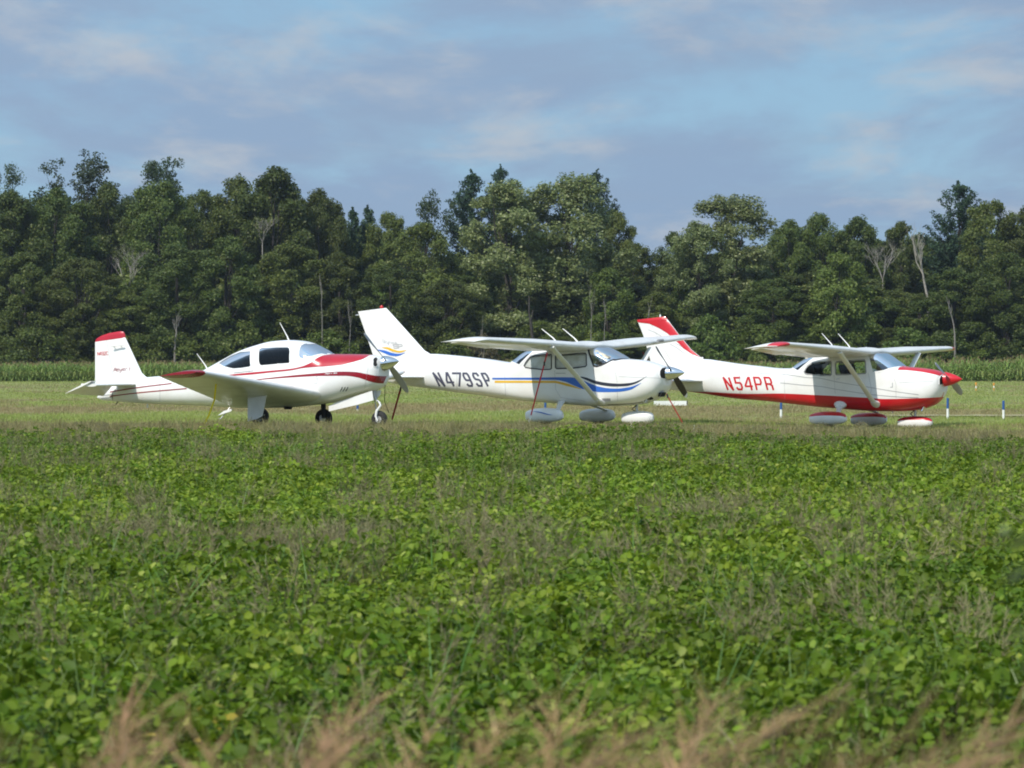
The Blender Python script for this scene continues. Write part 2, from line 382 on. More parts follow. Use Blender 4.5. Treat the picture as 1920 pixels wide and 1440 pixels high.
LEAFV = np.array([(0, 0, 0), (.28, .40, .03), (.66, .34, .0), (1, 0, -.10), (.66, -.34, .0), (.28, -.40, .03), (.28, 0, -.06), (.66, 0, -.07)])
LEAFF = [(0, 6, 1), (0, 5, 6), (1, 6, 7, 2), (6, 5, 4, 7), (2, 7, 3), (7, 4, 3)]
def rot_xyz(a, b, c):
    return np.array(Matrix.Rotation(c, 3, 'Z') @ Matrix.Rotation(b, 3, 'Y') @ Matrix.Rotation(a, 3, 'X'))
def bean_clump(seed, yellow=0.0, mat='soy'):
    r = random.Random(seed); V = []; Fc = []; I = []
    def add(v, f, m):
        o = len(V); V.extend(v); Fc.extend(tuple(i + o for i in q) for q in f); I.extend([m] * len(f))
    for k in range(44):
        a = r.uniform(0, 6.283); rad = 0.27 * math.sqrt(r.random()); h = (0.43 - 0.9 * rad * rad) * r.uniform(0.35, 1.0) ** .7
        base = np.array([rad * math.cos(a), rad * math.sin(a), h]); az = a + r.uniform(-0.9, 0.9)
        ye = 1 if r.random() < yellow else 0
        root = np.array([base[0] * 0.3, base[1] * 0.3, h * 0.35]); s = np.array([-math.sin(a), math.cos(a), 0]) * 0.0018
        if k % 3 == 0: add([root - s, root + s, base + s, base - s], [(0, 1, 2, 3)], 0)
        for q in (-1.35, 0, 1.35):
            size = r.uniform(0.030, 0.058)
            m = rot_xyz(r.gauss(0, 0.55), r.gauss(0.35, 0.5), az + q + r.gauss(0, 0.3))
            v = (LEAFV * size * np.array([1, 0.95, 1])) @ m.T + base + np.array([math.cos(az + q), math.sin(az + q), 0]) * 0.012
            add(v, LEAFF, ye)
    for k in range(5):
        a = r.uniform(0, 6.283); rad = 0.25 * math.sqrt(r.random()); h = r.uniform(0.30, 0.43); w = 0.0019
        b = np.array([rad * math.cos(a), rad * math.sin(a), h - 0.05]); lean = np.array([r.gauss(0, .02), r.gauss(0, .02), r.uniform(.03, .06)]); s = np.array([w, w * r.uniform(-1, 1), 0])
        add([b - s, b + s, b + lean + s * .6, b + lean - s * .6], [(0, 1, 2, 3)], 2)
    return make_mesh('bean_clump', V, Fc, [M[mat], M['soyyellow'], M['budstem']], True, I)
def blade_clump(seed, n, h, w, mat, spread, droop, seg=3):
    r = random.Random(seed); V = []; Fc = []
    for k in range(n):
        a = r.uniform(0, 6.283); rad = spread * math.sqrt(r.random()); d = r.uniform(0, 6.283); H = h * r.uniform(0.5, 1.1); dr = droop * r.uniform(0.2, 1.2)
        b = np.array([rad * math.cos(a), rad * math.sin(a), 0.0]); dv = np.array([math.cos(d), math.sin(d), 0]); sv = np.array([-math.sin(d + r.gauss(0, .6)), math.cos(d), 0])
        o = len(V)
        for i in range(seg + 1):
            t = i / seg; p = b + dv * (dr * H * t * t) + np.array([0, 0, H * (t - 0.25 * dr * t * t)]); ww = w * (1 - t) ** 0.7 * (0.5 if i == 0 else 1) + 0.0004
            V.append(p - sv * ww); V.append(p + sv * ww)
        for i in range(seg): Fc.append((o + 2*i, o + 2*i + 1, o + 2*i + 3, o + 2*i + 2))
    return make_mesh('grass_clump', V, Fc, mat, False)
def panicle_clump(seed, n, h, spread, mat, stemmat, plume=0.14, twigs=22, w=0.0016, arch=0.25, bias=None):
    """airy seed heads on thin stems"""
    r = random.Random(seed); V = []; Fc = []; I = []
    def quad(p, q, s, m):
        o = len(V); V.extend([p - s, p + s, q + s * .5, q - s * .5]); Fc.append((o, o + 1, o + 2, o + 3)); I.append(m)
    for k in range(n):
        a = r.uniform(0, 6.283); rad = spread * math.sqrt(r.random()); H = h * r.uniform(0.7, 1.1)
        d = r.uniform(0, 6.283) if bias is None else bias + r.gauss(0, 0.6); dv = np.array([math.cos(d), math.sin(d), 0]); ar = arch * r.uniform(0.4, 1.3)
        b = np.array([rad * math.cos(a), rad * math.sin(a), 0.0])
        f = lambda t: b + dv * (ar * H * t ** 2.4) + np.array([0, 0, H * (t - (0.22 + .10 * max(0, ar - .6)) * ar * t ** 3)])
        s = np.array([w, w * r.uniform(-1, 1), 0])
        for i in range(4): quad(f(i / 4), f((i + 1) / 4), s, 1)
        for i in range(twigs):
            t = 1 - (plume / H) * r.random() ** 0.8 * 1.2; p = f(t); g = r.uniform(0, 6.283); l = plume * r.uniform(0.15, 0.42)
            q = p + np.array([math.cos(g) * l * .6, math.sin(g) * l * .6, l * r.uniform(0.1, 0.9)]) + dv * l * ar * 1.5
            quad(p, q, np.array([w * .9, w * .9 * r.uniform(-1, 1), w * .5]), 0)
    return make_mesh('panicle_clump', V, Fc, [mat, stemmat], False, I)

# bean crop
beans = lib('bean', [bean_clump(i) for i in range(6)] + [bean_clump(50, 0.25)] + [bean_clump(60 + i, 0, 'soypale') for i in range(3)])
x, y = frustum_points(8.5, 66.6, 17)
keep = rng.random(len(x)) < np.where(vnoise(x * .35 + 3, y * .22) > 0.74, 0.55, 1.0)
x, y = x[keep], y[keep]; n = len(x)
idx = rng.integers(0, 6, n); near = (y < 20) & (rng.random(n) < 0.012); idx[near] = 6
pale = rng.random(n) < np.clip(.05 + .75 * np.exp(-((y - 37) / 9.5) ** 2) * (.5 + vnoise(x * .3, y * .25)) + .5 * (vnoise(x * .25 + 20, y * .2) > .68), 0, .85); idx[pale & ~near] = rng.integers(7, 10, int((pale & ~near).sum()))  # paler clumps gathered in a band across the middle of the field
sc = scales(n, 0.8, 1.18); sc[:, 2] *= 0.72 + 0.34 * vnoise(x * .5, y * .3)
scatter('bean_crop', np.stack([x, y, gz(x, y)], 1), rots(n), sc, idx, beans, 'green bean plants covering the field in front of the airfield')
# brown airy weeds in drifts through the crop
weeds = lib('weed', [panicle_clump(i, 16, 0.56, 0.20, M['weed'], M['weed'], 0.20, 26, 0.0017, 0.25) for i in range(4)])
x, y = frustum_points(9.5, 66.5, 9)
nv = vnoise(x * .34 + 11, y * .16 + 5) * .62 + vnoise(x * 1.1 + 1, y * .5) * .36 + .16 * np.exp(-((y - 25) / 1.8) ** 2) + .10 * np.exp(-((y - 17.5) / 1.3) ** 2) + .08 * np.exp(-((y - 48) / 3) ** 2) + .09 * (1 - sstep(13, 21, y))
k = rng.random(len(x)) < np.clip((nv - 0.60) * 2.7, 0.08, 0.75); x, y = x[k], y[k]; n = len(x)
scatter('panicle_weeds', np.stack([x, y, gz(x, y)], 1), rots(n, .1), scales(n, 0.75, 1.1), rng.integers(0, 4, n), weeds, 'brown airy weed grass in drifts through the bean crop')
blades = lib('blade', [blade_clump(20 + i, 7, 0.54 + .04 * i, 0.006, M['blade'], 0.07, 0.8, 5) for i in range(3)])
x, y = frustum_points(9.5, 66, 2.6); n = len(x)
scatter('tall_blade_grass', np.stack([x, y, gz(x, y)], 1), rots(n, .1), scales(n, 0.7, 1.1), rng.integers(0, 3, n), blades, 'long green grass blades standing out of the bean crop')
# rank brown grass between crop and airfield
strip = lib('strip', [blade_clump(40 + i, 26, 0.30, 0.004, M['stripgrass'], 0.16, 0.5) for i in range(3)] + [panicle_clump(60 + i, 12, 0.32, 0.16, M['weed'], M['stripgrass'], 0.12, 16, 0.002) for i in range(2)])
x, y = frustum_points(65.2, 72.2, 30, 1.15); n = len(x)
sc = scales(n, 0.7, 1.2); sc[:, 2] *= 0.72 - 0.30 * sstep(70, 72.2, y) + 0.45 * vnoise(x * .4, y * .5) * (1 - sstep(69.5, 71, y))
scatter('rank_grass', np.stack([x, y, gz(x, y)], 1), rots(n, .1), sc, rng.integers(0, 5, n), strip, 'rank brownish grass strip between the bean crop and the aircraft')
def flower_mesh():
    g = []
    r = random.Random(3)
    for i in range(5):
        c = Vector((r.gauss(0, .06), r.gauss(0, .06), .12 + r.random() * .10)); V = [c + Vector((math.cos(a) * .011, math.sin(a) * .011, .004 * (j % 2))) for j, a in enumerate(np.linspace(0, 6.283, 9)[:-1])]
        g.append((V + [c + Vector((0, 0, .012))], [(j, (j + 1) % 8, 8) for j in range(8)])); g.append(tube_geo([(c.x, c.y, 0), c], .002, 3))
    V, Fc = join(g); return make_mesh('flower_clump', V, Fc, M['petal'])
x, y = frustum_points(67.5, 71, 0.35); k = (x > 0) & (x < 4.5); x, y = x[k], y[k]; n = len(x)
scatter('white_wildflowers', np.stack([x, y, gz(x, y)], 1), rots(n), scales(n, .7, 1.0), np.zeros(n), lib('flower', [flower_mesh()]), 'tiny white wildflowers in the rank grass strip')
# mown grass
mown = lib('mown', [blade_clump(70 + i, 34, 0.085, 0.0035, M['mown'], 0.22, 0.7, 2) for i in range(4)] + [blade_clump(76 + i, 34, 0.095, 0.0035, M['mowntan'], 0.22, 0.7, 2) for i in range(3)])
x, y = frustum_points(70.5, 92, 16, 1.15); x2, y2 = frustum_points(92, 135, 5, 1.15); x3, y3 = frustum_points(135, 200, 1.6, 1.15)
x4, y4 = frustum_points(200, 385, .5, 1.15)
x = np.concatenate([x, x2, x3, x4]); y = np.concatenate([y, y2, y3, y4]); n = len(x)
sc = scales(n, 0.8, 1.3); sc[:, 0] *= 1 + sstep(90, 140, y) * .9 + sstep(150, 230, y) * 1.6; sc[:, 1] = sc[:, 0]
tan = (vnoise(x * .035 + 7, y * .05 + 2) * .6 + vnoise(x * .3, y * .12) * .4 + .22 * np.exp(-((y - 112) / 14) ** 2) + rng.normal(0, .06, n)) > .60
mi = np.where(tan, rng.integers(4, 7, n), rng.integers(0, 4, n))
scatter('mown_grass', np.stack([x, y, gz(x, y)], 1), rots(n, .1), sc, mi, mown, 'short mown olive grass of the airfield')
# tawny grass in front of the photographer
plumes = lib('plume', [panicle_clump(90 + i, 4, 1.0, 0.10, M['plume'], M['plume'], 0.22, 90, 0.0015, 0.75, 0.0) for i in range(4)])
pts = []
r_ = random.Random(12)
plume_h = [max(v.co.z for v in o.data.vertices) for o in plumes.objects]
def drift(x0, x1, ytop, cnt):
    for _ in range(cnt):
        d = r_.uniform(4.2, 6.6); px = r_.uniform(x0, x1); top = ytop(px) + r_.random() ** 1.1 * 135
        w = world_at(px, top, d); g0 = float(gz(w.x, w.y)); v = r_.randrange(4); k = (w.z - g0) / plume_h[v]; pts.append((w.x - 0.50 * k, w.y, g0, k, v))
drift(-60, 200, lambda p: 1258 + p * .25, 6); drift(395, 545, lambda p: 1268, 4)
drift(890, 1000, lambda p: 1252, 3); drift(1050, 1410, lambda p: 1272, 11); drift(1430, 1640, lambda p: 1350, 3); drift(1650, 1980, lambda p: 1222, 12)
pts = np.array(pts); n = len(pts)
scatter('tawny_grass', pts[:, :3], np.stack([np.zeros(n), np.zeros(n), rng.normal(0, .8, n)], 1), np.stack([pts[:, 3]] * 3, 1), pts[:, 4].astype(int), plumes, 'tawny plumed grass heads bending in front of the bean crop')
# corn
def corn_plant(seed):
    r = random.Random(seed); V = []; Fc = []; I = []
    def strip_(pts, w, m):
        o = len(V)
        for i, p in enumerate(pts):
            d = pts[min(i + 1, len(pts) - 1)] - pts[max(i - 1, 0)]; s = np.cross(d, np.array([0.2, 0.1, 1.0])); s = s / (np.linalg.norm(s) + 1e-6) * w * (1 - (i / len(pts)) ** 2 * .9)
            V.extend([p - s, p + s])
        for i in range(len(pts) - 1): Fc.append((o + 2*i, o + 2*i + 1, o + 2*i + 3, o + 2*i + 2)); I.append(m)
    strip_([np.array([0.01 * i, 0, .47 * i]) for i in range(5)], .018, 0)
    for k in range(11):
        z = .25 + .155 * k; a = k * 2.9 + r.gauss(0, .5); dv = np.array([math.cos(a), math.sin(a), 0]); l = r.uniform(.5, .85)
        strip_([np.array([0, 0, z]) + dv * l * t + np.array([0, 0, l * (1.1 * t - 1.35 * t * t)]) for t in (0, .25, .5, .75, 1)], .045, 0)
    for k in range(5):
        a = r.uniform(0, 6.28); strip_([np.array([0, 0, 1.85]), np.array([math.cos(a) * .09, math.sin(a) * .09, 2.12])], .014, 1)
    return make_mesh('corn_plant', V, Fc, [M['corn'], M['tassel']], False, I)
corn = lib('corn', [corn_plant(i) for i in range(4)])
P = []
for row in range(16):
    yy = 397 + row * 0.8
    xx = np.arange(-68, 68, 0.24); xx = xx + rng.normal(0, .05, len(xx)); P.append(np.stack([xx, np.full(len(xx), yy) + rng.normal(0, .08, len(xx)), np.zeros(len(xx))], 1))
P = np.concatenate(P); n = len(P); sc = scales(n, .86, 1.08); sc[:, 2] *= .88 + .2 * vnoise(P[:, 0] * .15, P[:, 1] * .2) + sstep(30, 40, P[:, 0]) * (.55 * vnoise(P[:, 0] * .5 + 9, P[:, 1] * .3) - .15)
scatter('corn_crop', P, rots(n, .04), sc, rng.integers(0, 4, n), corn, 'strip of green corn growing along the foot of the woods')

HAZE = 0.00008
# ------------------------------------------------------------------ trees
def foliage(C, Rd, per, size, seed, axis=None, flat=0.75, up=0.35, rnd=0.65):
    """leaf sprays strewn through clumps, facing mostly outward; returns quads"""
    r = np.random.default_rng(seed); C = np.asarray(C, float); rep = np.asarray(per, int); I = np.repeat(np.arange(len(C)), rep); k = len(I)
    d = r.normal(size=(k, 3)); q = np.linalg.norm(d, axis=1)[:, None]; d *= np.minimum(1, 1.9 / q)
    p = C[I] + d * (np.asarray(Rd)[I] * .56)[:, None] * np.array([1, 1, flat])
    out = d / q
    nrm = out * .45 + r.normal(size=(k, 3)) * rnd; nrm[:, 2] += up
    if axis is not None:
        o2 = p - np.asarray(axis); o2[:, 2] *= .5; o2 /= np.linalg.norm(o2, axis=1)[:, None] + 1e-6; nrm += o2 * .45
    nrm /= np.linalg.norm(nrm, axis=1)[:, None]
    t = np.cross(nrm, r.normal(size=(k, 3))); t /= np.linalg.norm(t, axis=1)[:, None]; b = np.cross(nrm, t)
    s = (size * r.uniform(0.5, 1.25, k))[:, None]
    V = np.stack([p - t * s * .62, p - b * s * .40, p + t * s * .62, p + b * s * .40], 1).reshape(-1, 3)
    return V, np.arange(len(V)).reshape(-1, 4)
def limb_tree(H, R0, tips, r, mat, name='trunk', forks=(0.25, 0.7)):
    g = [tube_geo([(0, 0, -0.2), (r.gauss(0, .1), r.gauss(0, .1), H * .3), (r.gauss(0, .3), r.gauss(0, .3), H * .6), (r.gauss(0, .4), r.gauss(0, .4), H * .93)], [R0 * 1.15, R0 * .8, R0 * .5, R0 * .12], 7)]
    for t in tips:
        z = min(t[2] - 0.5, H * r.uniform(*forks)) if t[2] > 2 else 1.0; rr = R0 * .42 * (1 - z / H * .6)
        mid = (t[0] * .5 + r.gauss(0, .3), t[1] * .5 + r.gauss(0, .3), z + (t[2] - z) * .6)
        g.append(tube_geo([(0, 0, z), mid, tuple(t)], [rr, rr * .6, rr * .2], 5, cap=False))
    V, Fc = join(g)
    return make_mesh(name, V, Fc, mat, True)
def broadleaf(seed, H=20.0, W=6.0, n=230, leafmat='oakleaf', base=0.03, dens=95, size=0.30, blunt=2.3, lobes=7, crad=(.55, 1.15), heads=1, boughs=20, tall=.42, elong=.9):
    """crown of many leaf clumps inside a lumpy dome, on a limbed trunk"""
    r = random.Random(seed); C = []; Rd = []
    hd = [(0, 0, 1.0, 1.0)] if heads == 1 else [(W * .36 * math.cos(6.283 * k / (heads - 1) + seed), W * .36 * math.sin(6.283 * k / (heads - 1) + seed), r.uniform(.90, 1.0), .72) for k in range(heads - 1)] + [(0, 0, .97, .85)]
    lob = [(r.uniform(0, 6.283), r.uniform(.35, .97), r.uniform(.10, .28)) for _ in range(lobes)]
    # big boughs heaped into a dome, each carrying a shell of leaf clumps
    B = []
    for hx, hy, hh, hw in hd:
        w, top = W * hw, H * hh; nb = max(7, int(boughs / len(hd)))
        for k in range(nb):
            t = (k + .5) / nb; a = k * 2.4 + r.uniform(-.4, .4); rb = W * r.uniform(.30, .46) * (hw ** .5) * (1.06 - .34 * t)
            u = max(0, (t - tall) / (1 - tall)); e = max(0, w * (1 - u ** blunt) ** .5 * r.uniform(.82, 1.08) - rb * .75)
            B.append((hx * min(1, t * 1.5) + e * math.cos(a), hy * min(1, t * 1.5) + e * math.sin(a), max(rb * .7, H * base + (top - rb * .86 - H * base) * t), rb))
        B.append((hx + r.gauss(0, .1) * w, hy + r.gauss(0, .1) * w, top - W * .26, W * .27))
    while len(C) < n:
        bx, by, bz, rb = B[len(C) % len(B)]; d = Vector((r.gauss(0, 1), r.gauss(0, 1), r.gauss(.35, 1))).normalized(); cr = r.uniform(*crad); e = max(.1, rb - cr * .62) * (r.random() ** .25)
        C.append((bx + d.x * e, by + d.y * e, max(cr * .6, bz + d.z * e * elong))); Rd.append(cr)
    V, Q = foliage(C, Rd, [int(dens * x * x * .9) + 18 for x in Rd], size, seed, axis=(0, 0, H * .5))
    V[:, 2] = np.maximum(V[:, 2], 0.05)
    crown = fast_mesh('crown', V, Q, [M[leafmat]])
    return limb_tree(H * .93, H * .013 + .05, r.sample(C, 18), r, M['bark']), crown, H
def loosecrown(seed, H=27.0, W=6.0, n=70, lean=0.0, start=0.60, leafmat='looseleaf', limbs_n=11):
    r = random.Random(seed); C = []; Rd = []; limbs = []
    for k in range(limbs_n):
        a = r.uniform(0, 6.283); e = W * r.uniform(.3, 1.0); zt = H * (start + .10 + (.89 - start) * math.sqrt(max(0, 1 - (e / W) ** 2)) * r.uniform(.75, 1.0))
        limbs.append((e * math.cos(a) + lean * zt / H, e * math.sin(a) * .7, zt))
    for k in range(n):
        l = r.choice(limbs); s = 1.05 - .75 * r.random() ** 1.6
        C.append((l[0] * s + r.gauss(0, .55), l[1] * s + r.gauss(0, .55), H * start * .9 + (l[2] - H * start * .9) * s + r.gauss(0, .4))); Rd.append(r.uniform(.4, 1.15))
    V, Q = foliage(C, Rd, [int(80 * x * x) + 20 for x in Rd], .28, seed)
    crown = fast_mesh('crown', V, Q, [M[leafmat]])
    return limb_tree(H * .86, .26, limbs + r.sample(C, 12), r, M['bark'], forks=(start * .75, start * 1.05)), crown, H
def pine(seed, H=26.0, W=4.5, leafmat='pineleaf', start=0.25, branches=165, cone=False):
    r = random.Random(seed); C = []; Rd = []; tips = []
    for k in range(branches):
        t = (k + r.random()) / branches; z = H * (start + (0.965 - start) * t)
        reach = (W * (1 - t) ** .85 if cone else W * (1 - t ** 2.6) ** .9 * r.choice((.55, .8, 1.0, 1.1))) + .25; a = r.uniform(0, 6.283); rise = .10 + .5 * t if cone else .25 + .5 * t
        tip = (reach * math.cos(a), reach * math.sin(a), z + reach * rise); tips.append(tip)
        m = max(2, int(reach / .55))
        for j in range(m):
            s = .25 + .75 * (j + 1) / m; C.append((tip[0] * s, tip[1] * s, z + reach * rise * s * s)); Rd.append(r.uniform(.34, .6))
    for k in range(5): C.append((r.gauss(0, .1), r.gauss(0, .1), H * (.955 + .01 * k))); Rd.append(.3 - .03 * k)
    V, Q = foliage(C, Rd, [int(95 * x * x) + 12 for x in Rd], .26, seed, up=.6, flat=.6)
    crown = fast_mesh('crown', V, Q, [M[leafmat]])
    return limb_tree(H * .99, .24, r.sample(tips, 26), r, M['bark'], forks=(.3, .9)), crown, H
def bare(seed, H=12.0, mat='deadwood', depth=4, spread=.55, start=.25, lean=0.0, R0=.17, fan=0):
    r = random.Random(seed); g = []
    def grow(p, d, l, rad, lev):
        q = p + d * l; m = p + d * l * .5 + Vector((r.gauss(0, .05), r.gauss(0, .05), 0)) * l
        g.append(tube_geo([p, m, q], [rad, rad * .85, rad * .66], 5, cap=False))
        if lev == 0: return
        for _ in range(3 if lev > 1 else 2):
            a = r.uniform(0, 6.283); dd = (d + Vector((math.cos(a), math.sin(a), r.uniform(.0, .4))) * spread * r.uniform(.5, 1.2)).normalized()
            grow(p + d * l * r.uniform(.45, 1.0), dd, l * r.uniform(.5, .78), rad * .52, lev - 1)
    if fan:
        for k in range(fan):
            a = 6.283 * k / fan + r.uniform(-.4, .4); grow(Vector((0, 0, 0)), Vector((math.cos(a) * .38 + lean, math.sin(a) * .3, 1)).normalized(), H * r.uniform(.38, .6), R0 * .6, depth)
    else: grow(Vector((0, 0, 0)), Vector((lean, 0, 1)).normalized(), H * .42, R0, depth)
    top = max(v.z for a, b in g for v in a)
    V, Fc = join(g); V = [Vector((v.x, v.y, v.z * H / top)) for v in V]
    return make_mesh('trunk', V, Fc, M[mat], True), H

OAK = [broadleaf(100 + i, 25, (6.4, 6.9, 6.0, 6.6, 7.0)[i], 640, 'oakleaf', .01, 92, .30, (2.0, 2.5, 1.9, 2.3, 2.6)[i], boughs=(34, 40, 32, 36, 42)[i], tall=(.66, .70, .62, .72, .68)[i]) for i in range(5)]
POP = [broadleaf(200 + i, 27, 6.8, 700, 'poplarleaf', .01, 92, .28, 2.3, 7, (.5, 1.05), 4, boughs=60, tall=.62, elong=1.15) for i in range(3)]
LOOSE = [loosecrown(300, 27, 5.5, 190, -.5, .52, limbs_n=15), loosecrown(301, 27, 5.4, 180, .3, .56, limbs_n=15), loosecrown(302, 22, 4.2, 46, 3.4, .62, limbs_n=6)]
PINE = [pine(400 + i, 26, 4.4 + .6 * i, start=.22) for i in range(3)]
SPRUCE = [pine(420, 18, 3.4, start=.10, branches=130, cone=True)]
YOUNG = [broadleaf(540 + i, 15, 4.6, 330, 'shrubleaf', .02, 95, .26, 2.1, 5, (.5, 1.0), boughs=26, tall=.55) for i in range(2)]
SHRUB = [broadleaf(500 + i, 6.5, 3.6, 90, 'shrubleaf', .02, 120, .24, 2.2, 5, (.5, 1.0)) for i in range(3)]
BROWN = [broadleaf(520, 5, 3.0, 60, 'brownleaf', .02, 120, .24, 2.2, 4, (.45, .9))]
KIND = {'oak': (OAK, 5.0, 'broadleaf_tree', 'tree'), 'poplar': (POP, 6.2, 'poplar_tree', 'tree'), 'loose': (LOOSE, 4.3, 'tall_tree', 'tree'), 'pine': (PINE, 4.3, 'pine_tree', 'tree'),
        'spruce': (SPRUCE, 2.6, 'spruce_tree', 'tree'), 'young': (YOUNG, 4.0, 'young_tree', 'tree'), 'shrub': (SHRUB, 3.2, 'shrub', 'shrub'), 'brown': (BROWN, 3.2, 'shrub', 'shrub')}
def tree(kind, var, px, top, hw, d, label, rz=None, group='trees along the edge of the woods'):
    meshes, W, name, cat = KIND[kind]; tr, cr, H = meshes[var % len(meshes)]
    x = (px - 960) / F * d; h = HC + (YH - top) / F * d; w = hw / F * d
    o = empty(name, (x, d, 0), rng.uniform(0, 6.283) if rz is None else rz)
    o.scale = (w / W, w / W, h / H)
    tag(o, label, cat, group if cat == 'tree' else 'shrubs at the foot of the woods')
    link('trunk', tr, o); link('crown', cr, o)
def dead(seed, px, top, d, H, label, mat='deadwood', lean=0.0, depth=4, spread=.55, R0=.16, base=0.0, fan=0):
    me, h = bare(seed, H, mat, depth, spread, lean=lean, R0=R0, fan=fan)
    z = HC + (YH - top) / F * d - H
    o = empty('bare_tree', ((px - 960) / F * d, d, 0)); tag(o, label, 'tree', 'bare trees among the green ones')
    t = link('trunk', me, o); t.location = (0, 0, max(z, -.2))
    if z > 0: link('lower_trunk', make_mesh('lower_trunk', *tube_geo([(0, 0, -.3), (lean * -.2, 0, z * .5), (0, 0, z + .05)], [R0 * 1.5, R0 * 1.25, R0], 7), M[mat], True), o)
T = tree
T('loose', 0, 8, 292, 42, 455, 'airy tall crown cut off by the edge of the picture above the darkest woods')
T('loose', 1, 140, 279, 72, 455, 'tall airy crown with sky showing through it, tallest above the maroon capped tail fin', 0.4)
T('loose', 0, 292, 278, 60, 452, 'tall airy crown with thin outer twigs rising straight above the bleached dead treetop', 2.0)
T('oak', 0, 22, 352, 72, 432, 'dark rounded tree under the airy crown at the edge of the picture')
T('oak', 1, 105, 348, 66, 436, 'dark broad tree just below the tallest airy crown')
T('oak', 2, 205, 338, 58, 440, 'dark bushy tree filling the dip between the two tallest airy crowns')
T('oak', 3, 298, 336, 62, 434, 'dense dark tree directly beneath the airy crown with thin outer twigs')
T('oak', 4, 378, 350, 46, 442, 'small dark treetop in the notch before the broad dome shaped tree')
T('oak', 0, 442, 326, 58, 438, 'rounded dark tree forming the near shoulder of the broad dome shaped tree')
T('oak', 2, 512, 309, 78, 434, 'broad dome shaped dark tree, highest above the maroon striped airplane cabin')
T('oak', 1, 600, 349, 50, 440, 'dark tree at the sloping end of the woods above the airplane cabin roof')
T('spruce', 0, 662, 388, 30, 446, 'pointed spruce tip, first of the pair above the nose of the maroon striped airplane')
T('spruce', 0, 690, 384, 30, 448, 'pointed spruce tip, second of the pair above the nose of the maroon striped airplane')
T('oak', 3, 728, 394, 42, 444, 'dark treetop between the spruce tips and the thin leaning tree')
T('loose', 2, 790, 346, 48, 452, 'thin leaning tree with sparse leaf tufts against the sky', 0.1)
T('oak', 4, 790, 412, 62, 434, 'dark tree below the thin leaning tree, above the white tail fin with blue swoosh')
T('pine', 0, 884, 317, 62, 456, 'tall dark pine on the near side of the big grey green poplar')
T('pine', 1, 938, 307, 40, 458, 'dark pine top poking out behind the highest part of the big grey green poplar')
T('pine', 2, 1120, 315, 42, 458, 'dark pine top on the far shoulder of the big grey green poplar')
T('poplar', 0, 958, 324, 112, 424, 'big grey green poplar, front half of the pair above the middle airplane wing')
T('poplar', 1, 1066, 305, 118, 426, 'big grey green poplar, taller half of the pair above the middle airplane cabin')
T('oak', 0, 1160, 392, 40, 444, 'dark tree just beyond the tall poplar pair, sloping down to the gap')
T('oak', 3, 1190, 452, 44, 440, 'low dark tree at the lowest gap in the skyline')
T('oak', 2, 1262, 432, 42, 442, 'dark tree on the rising side of the lowest skyline gap')
T('poplar', 2, 1372, 352, 100, 428, 'pale grey green poplar, tall one above the red and white tail fin')
T('poplar', 0, 1305, 402, 76, 424, 'pale poplar shoulder standing lower beside the tall poplar above the red tail fin')
T('oak', 1, 1480, 408, 50, 440, 'dark treetop just beyond the pale tall poplar above the red lettering')
T('oak', 4, 1535, 394, 46, 443, 'rounded dark treetop, first hump of the even row above the red airplane wing')
T('oak', 0, 1605, 402, 50, 441, 'rounded dark treetop, second hump of the even row above the red airplane wing')
T('oak', 2, 1688, 412, 46, 443, 'dark treetop between the two bleached bare trees')
T('pine', 1, 1796, 338, 64, 446, 'dark pine with layered branches, tallest above the red spinner')
T('oak', 3, 1858, 372, 56, 436, 'large dark tree beside the pine with layered branches')
T('oak', 1, 1930, 382, 56, 434, 'large dark tree running out of the picture past the layered pine')
# lower trees standing in front of those
low = [('oak', 2, 40, 470, 62, 'mid height dark tree in front of the darkest woods at the picture edge'), ('oak', 4, 150, 480, 64, 'mid height dark tree above the maroon capped tail fin'),
       ('oak', 1, 330, 455, 66, 'mid height tree beside the bleached dead treetop'), ('oak', 0, 425, 440, 60, 'mid height tree in front of the dome shaped tree, over the smoked rear window'),
       ('oak', 3, 545, 455, 70, 'mid height tree in front of the dome shaped tree, over the long roof aerial'), ('oak', 2, 640, 470, 56, 'mid height tree below the spruce tips'),
       ('oak', 1, 735, 490, 60, 'mid height dark tree right over the white fin with blue swoosh'), ('oak', 4, 838, 520, 52, 'low dark tree in the shade beside the big poplar'),
       ('young', 0, 1140, 500, 54, 'light green young tree between the two poplar groups'), ('oak', 0, 1230, 545, 46, 'dark low tree above the red topped fin tip'),
       ('oak', 3, 1450, 520, 60, 'mid height tree below the pale poplar, over the red lettering'), ('young', 1, 1575, 470, 66, 'brighter green rounded tree in front of the even row'),
       ('oak', 2, 1660, 560, 60, 'low tree below the twiggy bleached trees'), ('young', 2, 1560, 575, 70, 'green thicket tree right over the red airplane aerials'),
       ('oak', 0, 1790, 500, 64, 'mid height dark tree below the layered pine'), ('oak', 4, 1890, 470, 62, 'mid height dark tree at the picture edge beyond the red spinner'),
       ('oak', 1, 1728, 548, 50, 'low dark tree hiding the foot of the leaning white birch'), ('oak', 4, 250, 540, 60, 'low dark tree behind the tail fin of the maroon striped airplane'), ('young', 1, 1010, 600, 50, 'young bushy tree at the foot of the big poplar')]
for i, (k, v, px, top, hw, lab) in enumerate(low): T(k, v, px, top, hw, 420 - (i % 4) * 1.5, lab)
